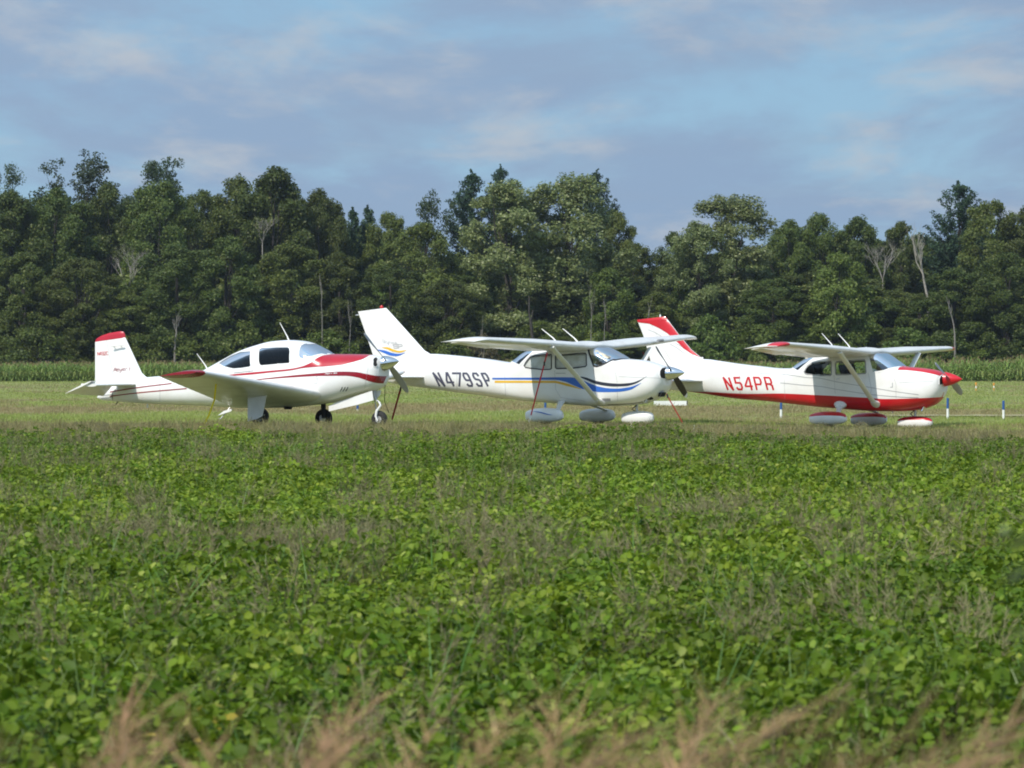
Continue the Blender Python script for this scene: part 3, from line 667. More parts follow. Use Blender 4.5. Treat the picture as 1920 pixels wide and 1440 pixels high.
for px, top, hw, k, v, lab in [(70, 612, 70, 'shrub', 0, 'low shrub over the corn behind the airplane tail at the picture edge'), (330, 620, 60, 'shrub', 2, 'low shrub behind the spine of the maroon striped airplane'),
        (455, 600, 60, 'shrub', 1, 'low shrub behind the smoked rear cabin window'), (610, 615, 60, 'shrub', 0, 'low shrub behind the maroon cowl top'), (848, 612, 44, 'shrub', 2, 'low shrub touching the tip of the middle airplane wing'),
        (905, 622, 40, 'brown', 0, 'browning shrub over the middle airplane wing'), (770, 640, 40, 'brown', 0, 'browning shrub beside the white fin with blue swoosh'), (1330, 590, 60, 'shrub', 1, 'shrub behind the far wing tip of the middle airplane'),
        (1430, 605, 60, 'shrub', 0, 'shrub behind the red capped wing tip'), (1700, 610, 60, 'shrub', 2, 'shrub behind the windscreen of the red and white airplane'),
        (1790, 625, 50, 'shrub', 1, 'shrub behind the far wing tip of the red and white airplane'), (1850, 650, 44, 'shrub', 0, 'pale low shrub over the corn beyond the red spinner'), (1915, 632, 40, 'shrub', 2, 'pale shrub at the picture edge over the corn')]:
    T(k, v, px, top, hw, 413, lab)
dead(11, 240, 446, 427, 6.2, 'bleached dead treetop standing out of the dark woods above the maroon capped fin', spread=.6, R0=.08, fan=4, depth=4)
dead(12, 492, 400, 429.5, 3.6, 'bleached twig spray in the crown of the dome shaped tree', spread=.6, R0=.06, fan=5, depth=4)
dead(13, 1740, 413, 425, 9.8, 'leaning white bare birch above the red airplane propeller', 'deadwood', -.22, 4, .45, .16)
dead(14, 1655, 434, 428, 6.0, 'twiggy bleached bare tree above the wing of the red airplane', 'deadwood', 0, 4, .6, .08, fan=5)
dead(15, 1108, 528, 412, 6.0, 'thin pale bare trunk, nearer of two beyond the big poplar', 'palebark', 0.05, 2, .4, .05)
dead(16, 1133, 558, 412, 5.0, 'thin pale bare trunk, farther of two beyond the big poplar', 'palebark', 0.1, 2, .4, .05)
dead(17, 1217, 556, 411, 4.5, 'thin pale bare trunk just above the red topped fin', 'palebark', 0, 1, .3, .05)
dead(18, 655, 560, 412, 5.5, 'thin grey bare trunk behind the propeller of the maroon striped airplane', 'palebark', 0.04, 2, .5, .05)
dead(19, 604, 512, 412, 5.0, 'short pale bare stem above the maroon striped airplane windscreen', 'palebark', 0, 2, .3, .05)
dead(20, 328, 575, 411, 4.0, 'crooked pale bare stems low in the woods behind the maroon wing tip', 'palebark', 0.1, 3, .6, .11)
dead(21, 1790, 555, 411, 4.5, 'crooked pale bare trunk low in the dark woods above the red spinner', 'palebark', -0.2, 2, .4, .10)
dead(22, 1000, 555, 410, 7.5, 'dark leaning lower trunk under the big poplar', 'bark', -0.12, 1, .3, .26)
dead(23, 903, 592, 409, 6.6, 'straight thin pale pole like trunk above the middle airplane wing', 'palebark', 0, 1, .1, .05)
# the wood behind and the thicket under it: one mass nobody could count
forest = lib('forest', [m[1] for m in OAK] + [SHRUB[0][1], SHRUB[1][1]])
P, S_, I_ = [], [], []
sky_x = [-400, 0, 75, 180, 290, 345, 400, 500, 600, 640, 700, 760, 850, 880, 1130, 1160, 1195, 1235, 1270, 1450, 1520, 1600, 1690, 1760, 1850, 1920, 2400]
sky_y = [370, 365, 365, 350, 350, 365, 355, 335, 360, 405, 405, 425, 475, 440, 440, 440, 482, 478, 450, 425, 412, 418, 428, 415, 390, 395, 390]
for row, d in enumerate((452, 462, 474, 490)):
    px = -330 + (row % 2) * 25
    while px < 2260:
        top = np.interp(px, sky_x, sky_y) + 14 + rng.uniform(0, 40); h = HC + (YH - top) / F * d; w = rng.uniform(50, 72) / F * d
        P.append(((px - 960) / F * d, d + rng.normal(0, 2), 0)); S_.append((w / 5.4, w / 5.4, h / 25)); I_.append(rng.integers(0, 5)); px += rng.uniform(36, 58)
for row, d in enumerate((417, 428)):
    px = -330
    while px < 2260:
        h = rng.uniform(7.0, 14.0) if row else rng.uniform(3.0, 6.5); w = h * rng.uniform(.42, .62)
        P.append(((px - 960) / F * d, d + rng.normal(0, 1.5), 0)); k = rng.random() < .5; S_.append((w / 5.4, w / 5.4, h / 25) if k else (w / 3.4, w / 3.4, h / 6.5)); I_.append(rng.integers(0, 5) if k else rng.integers(5, 7)); px += rng.uniform(20, 42)
n = len(P)
scatter('woods', P, np.stack([np.zeros(n), np.zeros(n), rng.uniform(0, 6.283, n)], 1), S_, I_, forest, 'mass of woods and thicket filling in behind the edge trees')

# air between the lens and the woods
m, t, o = new_mat('summer haze'); pv = t.nodes.new('ShaderNodeVolumePrincipled'); pv.inputs['Density'].default_value = HAZE; pv.inputs['Color'].default_value = (.80, .88, 1.0, 1); pv.inputs['Anisotropy'].default_value = 0.3
t.links.new(pv.outputs[0], o.inputs['Volume'])
hz = part('haze', *box_geo((0, 880, 14.6), (2500, 1960, 32.2)), m); tag(hz, 'thin bluish summer haze filling the air over the field', None, None, 'stuff')

# ------------------------------------------------------------------ airplanes
class Craft:
    """one airplane: local X runs to the nose, Y to the far wing, Z up"""
    def __init__(s, name, yaw, px0, D, label, cat='airplane'):
        a = R(yaw); s.c, s.s = math.cos(a), math.sin(a); s.ox, s.oy = (px0 - 960) / F * D, D
        s.g = float(gz(s.ox, s.oy))
        s.root = empty(name, (s.ox, s.oy, s.g), -a); tag(s.root, label, cat, 'parked light airplanes')
    def pt(s, px, py, Y):
        k = (px - 960) / F; X = (k * (s.oy + Y * s.c) - s.ox - Y * s.s) / (s.c + k * s.s); wy = s.oy - X * s.s + Y * s.c
        return X, HC + (YH - py) * wy / F - s.g
    def p3(s, px, py, Y):
        X, Z = s.pt(px, py, Y); return Vector((X, Y, Z))
    def onX(s, px, py, X):
        k = (px - 960) / F; Y = (k * (s.oy - X * s.s) - s.ox - X * s.c) / (s.s - k * s.c); wy = s.oy - X * s.s + Y * s.c
        return Vector((X, Y, HC + (YH - py) * wy / F - s.g))
    def world(s, v):
        return Vector((s.ox + v.x * s.c + v.y * s.s, s.oy - v.x * s.s + v.y * s.c, v.z + s.g))
    # fuselage -----------------------------------------------------------
    def fuselage(s, st):
        X = []; T = []; B = []; W = []; E = []
        for px, top, bot, w, n in st:
            x, zt = s.pt(px, top, 0); _, zb = s.pt(px, bot, 0); X.append(x); T.append(zt); B.append(zb); W.append(w); E.append(n)
        s.X0, s.X1 = X[0], X[-1]; s.fT, s.fB, s.fW, s.fN = pchip(X, T), pchip(X, B), pchip(X, W), pchip(X, E)
        g = np.linspace(s.X0, s.X1, 700); s.tab = list(zip(s.fT(g).tolist(), s.fB(g).tolist(), s.fW(g).tolist(), s.fN(g).tolist()))
    def sec(s, x):
        u = max(0.0, min(698.999, (x - s.X0) / (s.X1 - s.X0) * 699)); i = int(u); f = u - i; a, c = s.tab[i], s.tab[i + 1]
        t, b, w, n = (p + (q - p) * f for p, q in zip(a, c)); return (t + b) / 2, max((t - b) / 2, .004), max(w, .004), n
    def depth_in(s, x, y, z):
        if x > s.X1 or x < s.X0: return 9.0
        zc, hh, w, n = s.sec(x); return abs(y / w) ** n + abs((z - zc) / hh) ** n - 1
    def cast(s, px, py, off=0.0):
        """where the line of sight through a pixel meets the skin, lifted off it"""
        lo = None; Y = -.80
        while Y < .75:
            X, Z = s.pt(px, py, Y)
            if s.depth_in(X, Y, Z) < 0: lo = Y - .03; break
            Y += .03
        if lo is None: return s.near(*s.hit(px, py), off)
        hi = Y
        for _ in range(12):
            m = (lo + hi) / 2; X, Z = s.pt(px, py, m)
            if s.depth_in(X, m, Z) < 0: hi = m
            else: lo = m
        X, Z = s.pt(px, py, hi); e = .004
        if X > s.X1 - .003: return Vector((s.X1 + off, hi, Z))
        d = lambda a, b, c: max(-.9, min(3, s.depth_in(min(X + a, s.X1 - 1e-5), hi + b, Z + c)))
        g = Vector((d(e, 0, 0) - d(-e, 0, 0), d(0, e, 0) - d(0, -e, 0), d(0, 0, e) - d(0, 0, -e))); l = g.length or 1
        return Vector((X, hi, Z)) + g * (off / l)
    def on(s, x, phi, off=0.0):
        zc, hh, w, n = s.sec(x); c, q = math.cos(phi), math.sin(phi); r = (abs(c) ** n + abs(q) ** n) ** (-1 / n)
        y, z = c * r, q * r
        ny, nz = math.copysign(abs(y) ** (n - 1), y) / w, math.copysign(abs(z) ** (n - 1), z) / hh; l = math.hypot(ny, nz) or 1
        return Vector((x, w * y + off * ny / l, zc + hh * z + off * nz / l))
    def near(s, x, z, off=0.0, side=-1):
        """the point of the skin at (x, z) on the near side"""
        zc, hh, w, n = s.sec(x); v = max(-.9995, min(.9995, (z - zc) / hh)); y = (1 - abs(v) ** n) ** (1 / n)
        ny, nz = y ** (n - 1) / w, math.copysign(abs(v) ** (n - 1), v) / hh; l = math.hypot(ny, nz) or 1
        return Vector((x, side * (w * y + off * ny / l), zc + hh * v + off * nz / l))
    def hit(s, px, py):
        Y = -.4
        for _ in range(14):
            X, Z = s.pt(px, py, Y); Y = Y * .35 + .65 * s.near(X, Z).y
        return X, Z
    def phi(s, x, z):
        zc, hh, w, n = s.sec(x); v = max(-.9995, min(.9995, (z - zc) / hh)); y = (1 - abs(v) ** n) ** (1 / n); return math.atan2(v, y)
    def skin(s, mat, holes=(), fine=None, nphi=96, name='fuselage'):
        xs = list(np.linspace(s.X0, s.X1, 110)) if not fine else list(np.linspace(s.X0, fine[0], 34)[:-1]) + list(np.arange(fine[0], fine[1], .022)) + list(np.linspace(fine[1], s.X1, 34))
        V = []; Fc = []
        for x in xs:
            for k in range(nphi): V.append(s.on(x, 2 * math.pi * (k + .5) / nphi))
        gone = [[] for _ in holes]
        def inside(x, z, poly):
            r = False; j = len(poly) - 1
            for i in range(len(poly)):
                if (poly[i][1] > z) != (poly[j][1] > z) and x < (poly[j][0] - poly[i][0]) * (z - poly[i][1]) / (poly[j][1] - poly[i][1]) + poly[i][0]: r = not r
                j = i
            return r
        for i in range(len(xs) - 1):
            for k in range(nphi):
                q = (i * nphi + k, (i + 1) * nphi + k, (i + 1) * nphi + (k + 1) % nphi, i * nphi + (k + 1) % nphi)
                c = (V[q[0]] + V[q[2]]) * .5; h = next((j for j, p in enumerate(holes) if inside(c.x, c.z, p)), -1)
                (Fc if h < 0 else gone[h]).append(q)
        Fc.append(tuple(range(nphi))[::-1]); Fc.append(tuple((len(xs) - 1) * nphi + k for k in range(nphi)))
        o = part(name, V, Fc, mat, s.root, True)
        o.data.validate(); return o, [(V, g) for g in gone]
    def pane(s, geo, mat, name='window', side=0, shrink=.992):
        V, g = geo; m = {}; VV = []; FF = []
        for q in g:
            c = sum((V[i] for i in q), Vector()) / 4
            if side and c.y * side < 0: continue
            f = []
            for i in q:
                if i not in m: m[i] = len(VV); v = V[i]; zc = s.sec(v.x)[0]; VV.append(Vector((v.x, v.y * shrink, zc + (v.z - zc) * shrink)))
                f.append(m[i])
            FF.append(tuple(f))
        return part(name, VV, FF, mat, s.root, True)
    def poly(s, pts):
        return [s.hit(*p) for p in pts]
    def rim(s, poly, w, mat, name, closed=True, side=-1, off=.004, parent=None):
        pts = [Vector((x, z, 0)) for x, z in poly]; D = []
        n = len(pts); segs = range(n if closed else n - 1)
        for i in segs:
            a, b = pts[i], pts[(i + 1) % n]; k = max(1, int((b - a).length / .05)); D += [a.lerp(b, j / k) for j in range(k)]
        if not closed: D.append(pts[-1])
        V = []; m = len(D)
        for i, p in enumerate(D):
            a = D[(i - 1) % m] if closed else D[max(i - 1, 0)]; b = D[(i + 1) % m] if closed else D[min(i + 1, m - 1)]
            t = (b - a).normalized(); nn = Vector((-t.y, t.x, 0)) * w / 2
            for q in (p + nn, p - nn): V.append(s.near(q.x, q.y, off, side))
        Fc = [(2 * i, 2 * i + 1, 2 * ((i + 1) % m) + 1, 2 * ((i + 1) % m)) for i in range(m if closed else m - 1)]
        return part(name, V, Fc, mat, parent or s.root, True)
    def band(s, top, bot, mat, name, off=.004, rows=5, n=70, parent=None):
        """flat print between two edges, laid on the near skin"""
        a, b = np.array(top, float), np.array(bot, float); V = []
        for i in range(n):
            t = i / (n - 1); xa = a[0, 0] + (a[-1, 0] - a[0, 0]) * t; xb = b[0, 0] + (b[-1, 0] - b[0, 0]) * t
            ya = float(pchip(a[:, 0], a[:, 1])(xa)); yb = float(pchip(b[:, 0], b[:, 1])(xb))
            for j in range(rows):
                q = j / (rows - 1); V.append(s.cast(xa + (xb - xa) * q, ya + (yb - ya) * q, off))
        Fc = [(i * rows + j, (i + 1) * rows + j, (i + 1) * rows + j + 1, i * rows + j + 1) for i in range(n - 1) for j in range(rows - 1)]
        return part(name, V, Fc, mat, parent or s.root, True)
    def wrap(s, edge, mat, name, top=True, off=.004, n=60, rows=24, x_end=None):
        """print that wraps over the back (top) or under the belly from a boundary on the near side"""
        E = sorted(s.hit(*p) for p in edge); f = pchip([e[0] for e in E], [e[1] for e in E]); V = []
        x1 = x_end or E[-1][0]
        for x in np.concatenate([np.linspace(E[0][0], x1 - .42, n), np.linspace(x1 - .40, x1, 34)]):
            ph = s.phi(x, float(f(x))); lo, hi = (math.pi - ph, ph) if top else (ph, -math.pi - ph)
            for j in range(rows): V.append(s.on(x, math.pi - (lo + (hi - lo) * j / (rows - 1)), off))
        Fc = [(i * rows + j, (i + 1) * rows + j, (i + 1) * rows + j + 1, i * rows + j + 1) for i in range(n + 33) for j in range(rows - 1)]
        return part(name, V, Fc, mat, s.root, True)
    # lettering ------------------------------------------------------------
    def letter(s, strokes, frame, w, mat, name, surf, parent=None, off=.004):
        """frame: pixel corners bottom-left, bottom-right, top-left of the glyph; w in px"""
        bl, br, tl = (np.array(p, float) for p in frame); V = []; Fc = []
        for si, st in enumerate(strokes):
            P = [bl + (br - bl) * u + (tl - bl) * v for u, v in st]; D = []
            for a, b in zip(P, P[1:]):
                k = max(1, int(np.linalg.norm(b - a) / 3)); D += [a + (b - a) * j / k for j in range(k)]
            D.append(P[-1]); m = len(D); o = len(V); closed = np.linalg.norm(D[0] - D[-1]) < .01
            for i in range(m):
                a = D[i - 1] if i else (D[-2] if closed else D[0]); b = D[i + 1] if i < m - 1 else (D[1] if closed else D[-1])
                d1 = D[i] - a; d2 = b - D[i]; d1 = d1 / (np.linalg.norm(d1) or 1); d2 = d2 / (np.linalg.norm(d2) or 1)
                if not d1.any(): d1 = d2
                if not d2.any(): d2 = d1
                t = d1 + d2; t = t / (np.linalg.norm(t) or 1); nn = np.array([-t[1], t[0]]); k = min(1.6, 1 / max(.3, abs(float(np.dot(t, d1)))))
                p = D[i].copy()
                if not closed and i == 0: p = p - d2 * w * .35
                if not closed and i == m - 1: p = p + d1 * w * .35
                for q in (p + nn * w / 2 * k, p - nn * w / 2 * k): V.append(surf(*q, off + .0012 * si))
            for i in range(m - 1): Fc.append((o + 2*i, o + 2*i + 1, o + 2*i + 3, o + 2*i + 2))
        return part(name, V, Fc, mat, parent or s.root)
    def skin_surf(s, px, py, off): return s.cast(px, py, off)
    # flying surfaces -----------------------------------------------------
    def airfoil(s, LE, TE, th, x0=0.0, x1=1.0, n=13, camber=.02):
        """closed section between two chord fractions"""
        LE, TE = Vector(LE), Vector(TE); ch = TE - LE; c = ch.length; up = Vector((-ch.z, 0, ch.x)) if ch.x > 0 else Vector((ch.z, 0, -ch.x)); up = up / c
        xs = [x0 + (x1 - x0) * (1 - math.cos(math.pi * i / n)) / 2 if x0 == 0 and x1 > .99 else x0 + (x1 - x0) * (i / n) ** (2 if x0 == 0 else 1) for i in range(n + 1)]
        yt = lambda x: 5 * th * (.2969 * math.sqrt(max(x, 0)) - .126 * x - .3516 * x * x + .2843 * x ** 3 - .1036 * x ** 4)
        yc = lambda x: camber * 4 * x * (1 - x)
        a = [LE + ch * x + up * c * (yc(x) + yt(x) + .0015) for x in xs]; b = [LE + ch * x + up * c * (yc(x) - yt(x) - .0015) for x in xs]
        return a[::-1] + b[1:] if x0 == 0 else a[::-1] + b
    def loft(s, secs, mat, name, parent=None, smooth=True, idx=None, cap=True):
        V = [p for q in secs for p in q]; n = len(secs[0]); Fc = []; I = []
        for i in range(len(secs) - 1):
            for k in range(n): Fc.append((i * n + k, i * n + (k + 1) % n, (i + 1) * n + (k + 1) % n, (i + 1) * n + k)); I.append(idx(k, n) if idx else 0)
        if cap: Fc += [tuple(range(n))[::-1], tuple((len(secs) - 1) * n + k for k in range(n))]; I += [0, 0]
        o = part(name, V, Fc, mat, parent or s.root, smooth, I)
        if smooth:
            o.data.polygons[len(Fc) - 1].use_smooth = False; o.data.polygons[len(Fc) - 2].use_smooth = False
        return o
    def wing(s, secs, th, mat, split, pieces, name='wing', camber=.02):
        """secs: [(Y, LE(x,z), TE(x,z))]; main box to the split fraction, then hinged pieces behind it"""
        Ys = [q[0] for q in secs]; sg = 1 if Ys[-1] > Ys[0] else -1
        def at(Y):
            i = 0
            while i < len(secs) - 2 and sg * Y > sg * Ys[i + 1]: i += 1
            t = (Y - Ys[i]) / (Ys[i + 1] - Ys[i]); f = lambda a, b: (a[0] + (b[0] - a[0]) * t, Y, a[1] + (b[1] - a[1]) * t)
            return f(secs[i][1], secs[i + 1][1]), f(secs[i][2], secs[i + 1][2])
        s.wing_at = at
        box = s.loft([s.airfoil(*at(Y), th, 0, split, camber=camber) for Y in np.unique(np.concatenate([np.linspace(Ys[0], Ys[-1], 12), Ys]))[::sg]], mat, name)
        for nm, ya, yb, droop, ribs in pieces:
            S = []
            for i, Y in enumerate(np.linspace(ya, yb, ribs)):
                sec = s.airfoil(*at(Y), th, split + .0015, 1.0, n=6, camber=camber); h = sec[len(sec) // 2 - 1].lerp(sec[0], 0); h = (sec[6] + sec[7]) * .5
                c, q = math.cos(droop), math.sin(droop); S.append([Vector((h.x + (p.x - h.x) * c + (p.z - h.z) * -q * -1, Y, h.z + (p.z - h.z) * c + (p.x - h.x) * q + (.004 if i % 2 else 0))) for p in sec])
            s.loft(S, mat, nm, smooth=False)
        return at, box
    def fin(s, rows, th, mat, split, name='tail_fin', rudder=True):
        """rows: [(LE px, LE py, TE px, TE py)] from the tip down, on the plane of symmetry"""
        S = []; Rd = []; s.finrows = []
        for a, b, c, d in rows:
            le, te = s.p3(a, b, 0), s.p3(c, d, 0); ch = le - te; l = ch.length; s.finrows.append((le, te, th))
            def sec(f0, f1, n=9):
                A, B = [], []
                for i in range(n + 1):
                    f = f0 + (f1 - f0) * (i / n) ** (1.6 if f0 == 0 else 1); y = 5 * th * l * (.2969 * math.sqrt(f) - .126 * f - .3516 * f * f + .2843 * f ** 3 - .1036 * f ** 4) + .003
                    p = le - ch * f; A.append(p + Vector((0, y, 0))); B.append(p - Vector((0, y, 0)))
                return A[::-1] + B
            S.append(sec(0, split)); Rd.append(sec(split + .007, 1.0, 5))
        o = s.loft(S[::-1], mat, name)
        if rudder: s.loft(Rd[::-1], mat, 'rudder')
        return o
    def fin_surf(s, px, py, off):
        rows = s.finrows; y = 0.03
        for _ in range(5):
            X, Z = s.pt(px, py, -y); y = s.fin_y(X, Z)
        return Vector((X, -y - off - .003, Z))
    def fin_y(s, X, Z):
        rows = s.finrows
        for (l1, t1, th), (l2, t2, _) in zip(rows, rows[1:]):
            zt = l1.z if X > .5 * (l1.x + t1.x) else t1.z
            if Z >= min(l2.z, t2.z): break
        u = max(0, min(1, ((l1.z + t1.z) / 2 - Z) / max(.01, (l1.z + t1.z) / 2 - (l2.z + t2.z) / 2))); le = l1.lerp(l2, u); te = t1.lerp(t2, u); l = le.x - te.x
        f = max(0.001, min(1, (le.x - X) / l)); y = 5 * th * l * (.2969 * math.sqrt(f) - .126 * f - .3516 * f * f + .2843 * f ** 3 - .1036 * f ** 4) + .004
        return y
    # details -----------------------------------------------------------
    def spinner(s, base, tip, r, mat):
        b, t = s.p3(*base, 0), s.p3(*tip, 0); V = []; Fc = []; n = 24; rows = 9; ax = t - b
        for i in range(rows):
            f = i / (rows - 1); rr = r * max(0, 1 - f ** 1.4) ** .82 + .003
            for k in range(n):
                q = 2 * math.pi * k / n; V.append(b + ax * f + Vector((0, math.cos(q) * rr, math.sin(q) * rr)))
        Fc = [(i * n + k, i * n + (k + 1) % n, (i + 1) * n + (k + 1) % n, (i + 1) * n + k) for i in range(rows - 1) for k in range(n)] + [tuple(range(n))[::-1], tuple((rows - 1) * n + k for k in range(n))]
        s.hub = b + ax * .28
        return part('spinner', V, Fc, mat, s.root, True)
    def blade(s, px, py, mat, w=.085, tipmat=None, parent=None):
        """propeller blade from the hub to the tip seen at a pixel"""
        h = s.hub; t = s.onX(px, py, h.x); d = (t - h); l = d.length; d /= l; side = Vector((1, 0, 0)).cross(d); S = []
        for i in range(11):
            f = .06 + .94 * i / 10; wd = w * (.45 + 1.5 * f * (1.15 - f) * 1.15) * (.55 if i == 10 else 1); tw = R(62 - 44 * f); ch = side * math.cos(tw) + Vector((1, 0, 0)) * math.sin(tw); nr = ch.cross(d)
            S.append([h + d * l * f + ch * wd * math.cos(q) + nr * wd * .13 * math.sin(q) for q in np.linspace(0, 2 * math.pi, 13)[:-1]])
        o = s.loft(S, mat, 'propeller_blade', parent=parent)
        if tipmat: s.loft([[p + d * .001 + (p - sum(q, Vector()) / 12) * .04 for p in q] for q in S[9:]], tipmat, 'blade_tip', parent=o)
        return o
    def pant(s, cx, cy, Y, px_len, py_h, mats, w=.17, name='wheel_pant'):
        c = s.p3(cx, cy, Y); x0, _ = s.pt(cx - px_len / 2, cy, Y); x1, _ = s.pt(cx + px_len / 2, cy, Y); hh = py_h / 2 * (s.oy / F); n = 24; S = []
        zg = .045 - 0
        for i in range(19):
            f = i / 18; x = x0 + (x1 - x0) * f; k = (math.sin(math.pi * min(1, .10 + f * .90)) ** .62) if f > .0 else .28
            k = [.55, .70, .79, .86, .91, .945, .97, .985, .995, 1, .995, .98, .96, .93, .89, .83, .74, .60, .24][i]
            zc = c.z + hh * (.10 * f - .02); sec = []
            for j in range(n):
                q = 2 * math.pi * (j + .5) / n; e = 2.6; r = (abs(math.cos(q)) ** e + abs(math.sin(q)) ** e) ** (-1 / e); sec.append(Vector((x, Y + w * k * r * math.cos(q), zc + hh * (k if q < math.pi else .22 + .76 * k) * r * math.sin(q))))
            S.append(sec)
        o = s.loft(S, mats, name, idx=(lambda k, n: 1 if 2 <= k < n // 2 - 2 else 0) if len(mats) > 1 else None)
        s.wheel(c + Vector((.02, 0, -hh * .55)), .155, .06, name='wheel')
        return o
    def wheel(s, c, r, w, hub=None, name='wheel', parent=None):
        V = []; Fc = []; n, m = 28, 12
        for i in range(n):
            a = 2 * math.pi * i / n
            for k in range(m):
                b = 2 * math.pi * k / m; rr = r - w + w * math.cos(b); V.append(c + Vector((rr * math.cos(a), w * 1.0 * math.sin(b), rr * math.sin(a))))
        Fc = [(i * m + k, i * m + (k + 1) % m, ((i + 1) % n) * m + (k + 1) % m, ((i + 1) % n) * m + k) for i in range(n) for k in range(m)]
        o = part(name, V, Fc, M['rubber'], parent or s.root, True)
        if hub:
            g = [tube_geo([c + Vector((0, -w * .75, 0)), c + Vector((0, w * .75, 0))], [r - w * 1.25] * 2, 20)]
            for k in range(6):
                a = k * math.pi / 3; g.append(tube_geo([c + Vector((math.cos(a) * r * .28, -w * .9, math.sin(a) * r * .28)), c + Vector((math.cos(a) * r * .28, 0, math.sin(a) * r * .28))], [.014] * 2, 6))
            g.append(tube_geo([c + Vector((0, -w * 1.05, 0)), c + Vector((0, 0, 0))], [r * .16] * 2, 10))
            link('hub', make_mesh('hub', *join(g), M[hub], True), o)
        return o
    def slab(s, pts, th, mat, name, parent=None, smooth=False):
        """plate with thickness from an outline of 3D points"""
        P = [Vector(p) for p in pts]; nr = (P[1] - P[0]).cross(P[-1] - P[0]).normalized() * th / 2; n = len(P)
        V = [p + nr for p in P] + [p - nr for p in P]; Fc = [tuple(range(n)), tuple(range(n, 2 * n))[::-1]] + [(i, i + n, (i + 1) % n + n, (i + 1) % n) for i in range(n)]
        return part(name, V, Fc, mat, parent or s.root, smooth)
    def aerial(s, base, tip, Y, mat=None, r=.011):
        return tube('aerial', [s.p3(*base, Y) - Vector((0, 0, .03)), s.p3(*base, Y).lerp(s.p3(*tip, Y), .25), s.p3(*tip, Y)], [r * 1.9, r * 1.1, r * .55], mat or M['white'], s.root, 6, flat=((1, 0, 0), .5))
    def seats(s, spots, zf, mat, headmat=None):
        for x, y in spots:
            g = [tube_geo([(x - .22, y, zf + .26), (x + .22, y, zf + .30)], [.21, .21], 10, flat=((0, 1, 0), .35)), tube_geo([(x - .20, y, zf + .26), (x - .34, y, zf + .80)], [.20, .19], 10, flat=((0, 1, 0), .35))]
            o = part('seat', *join(g), mat, s.root, True)
            link('headrest', make_mesh('headrest', *tube_geo([(x - .35, y, zf + .83), (x - .38, y, zf + 1.02)], [.12, .10], 10, flat=((0, 1, 0), .45)), headmat or mat, True), o)
def inlet(s, pix, mat=None, rimmat=None):
    """cooling air opening in the curved cowl front: dark mouth with a rolled lip"""
    c = np.mean(pix, axis=0); n = len(pix); at = lambda k, off: [s.cast(*(c + (np.array(p) - c) * k), off) for p in pix]
    V = at(1.0, .008) + at(.5, .008) + [s.cast(*c, .008)]
    o = part('air_inlet', V, [(i, (i + 1) % n, (i + 1) % n + n, i + n) for i in range(n)] + [(i + n, (i + 1) % n + n, 2 * n) for i in range(n)], mat or M['dark'], s.root, True)
    link('inlet_lip', make_mesh('inlet_lip', at(1.0, .012) + at(1.10, .014) + at(1.2, .002), [(i + k * n, (i + 1) % n + k * n, (i + 1) % n + n + k * n, i + n + k * n) for i in range(n) for k in (0, 1)], rimmat or M['white'], True), o)

G = {'N': [[(0, 0), (0, 1)], [(0, 1), (1, 0)], [(1, 0), (1, 1)]], '4': [[(.78, 0), (.78, 1), (.55, 1), (0, .38), (0, .28), (1, .28)]], '7': [[(0, 1), (1, 1), (1, .8), (.9, 0)]],
     '9': [[(.03, .12), (.2, 0), (.82, 0), (1, .15), (1, .85), (.82, 1), (.18, 1), (0, .85), (0, .6), (.18, .45), (1, .45)]], 'S': [[(1, .82), (.82, 1), (.18, 1), (0, .85), (0, .66), (.18, .53), (.82, .48), (1, .35), (1, .15), (.82, 0), (.18, 0), (0, .16)]],
     'P': [[(0, 0), (0, 1), (.82, 1), (1, .85), (1, .58), (.82, .43), (0, .43)]], '5': [[(1, 1), (0, 1), (0, .56), (.82, .56), (1, .42), (1, .15), (.82, 0), (.18, 0), (0, .14)]],
     'R': [[(0, 0), (0, 1), (.82, 1), (1, .85), (1, .6), (.85, .46), (0, .46)], [(.62, .46), (1, .34), (1, 0)]], '2': [[(0, .82), (.18, 1), (.82, 1), (1, .85), (1, .62), (0, .14), (0, 0), (1, 0)]], 'C': [[(1, .82), (.82, 1), (.18, 1), (0, .85), (0, .15), (.18, 0), (.82, 0), (1, .18)]],
     '0': [[(.2, 0), (0, .2), (0, .8), (.2, 1), (.8, 1), (1, .8), (1, .2), (.8, 0), (.2, 0)]], 'M': [[(0, 0), (.2, 1), (.45, .1), (.8, 1), (1, 0)]], 'e': [[(0, .3), (.9, .35), (.7, .6), (.3, .6), (0, .3), (.2, 0), (.8, 0), (1, .1)]],
     'y': [[(0, .6), (.15, .05), (.6, .05), (.9, .6)], [(.9, .6), (.7, -.35), (.2, -.35)]], 'r': [[(.1, 0), (.2, .6), (.4, .55), (.9, .6)]], 's': [[(.9, .55), (.4, .6), (.3, .4), (.8, .2), (.6, 0), (0, .05)]], 'k': [[(0, 0), (.15, 1)], [(.9, .6), (.1, .3), (.9, 0)]],
     'h': [[(0, 0), (.15, 1)], [(.05, .4), (.5, .6), (.8, .5), (.85, 0)]], 'a': [[(.9, .6), (.2, .55), (0, .2), (.3, 0), (.75, .15), (.9, .6), (1, 0)]], 'w': [[(0, .6), (.2, 0), (.5, .45), (.75, 0), (1, .6)]]}
def word(s, text, bl, br, h, w, mat, name, surf, fill=.72, lean=(0, 0), parent=None):
    """write text between two baseline pixels; h: vector from baseline to cap line, in px"""
    bl, br = np.array(bl, float), np.array(br, float); n = len(text); st = (br - bl) / (n - 1 + fill)
    first = None
    for i, ch in enumerate(text):
        if ch == ' ': continue
        a = bl + st * i; o = s.letter(G[ch], (a, a + st * fill, a + np.array(h)), w, mat, name, surf, parent=parent); first = first or o
    return first

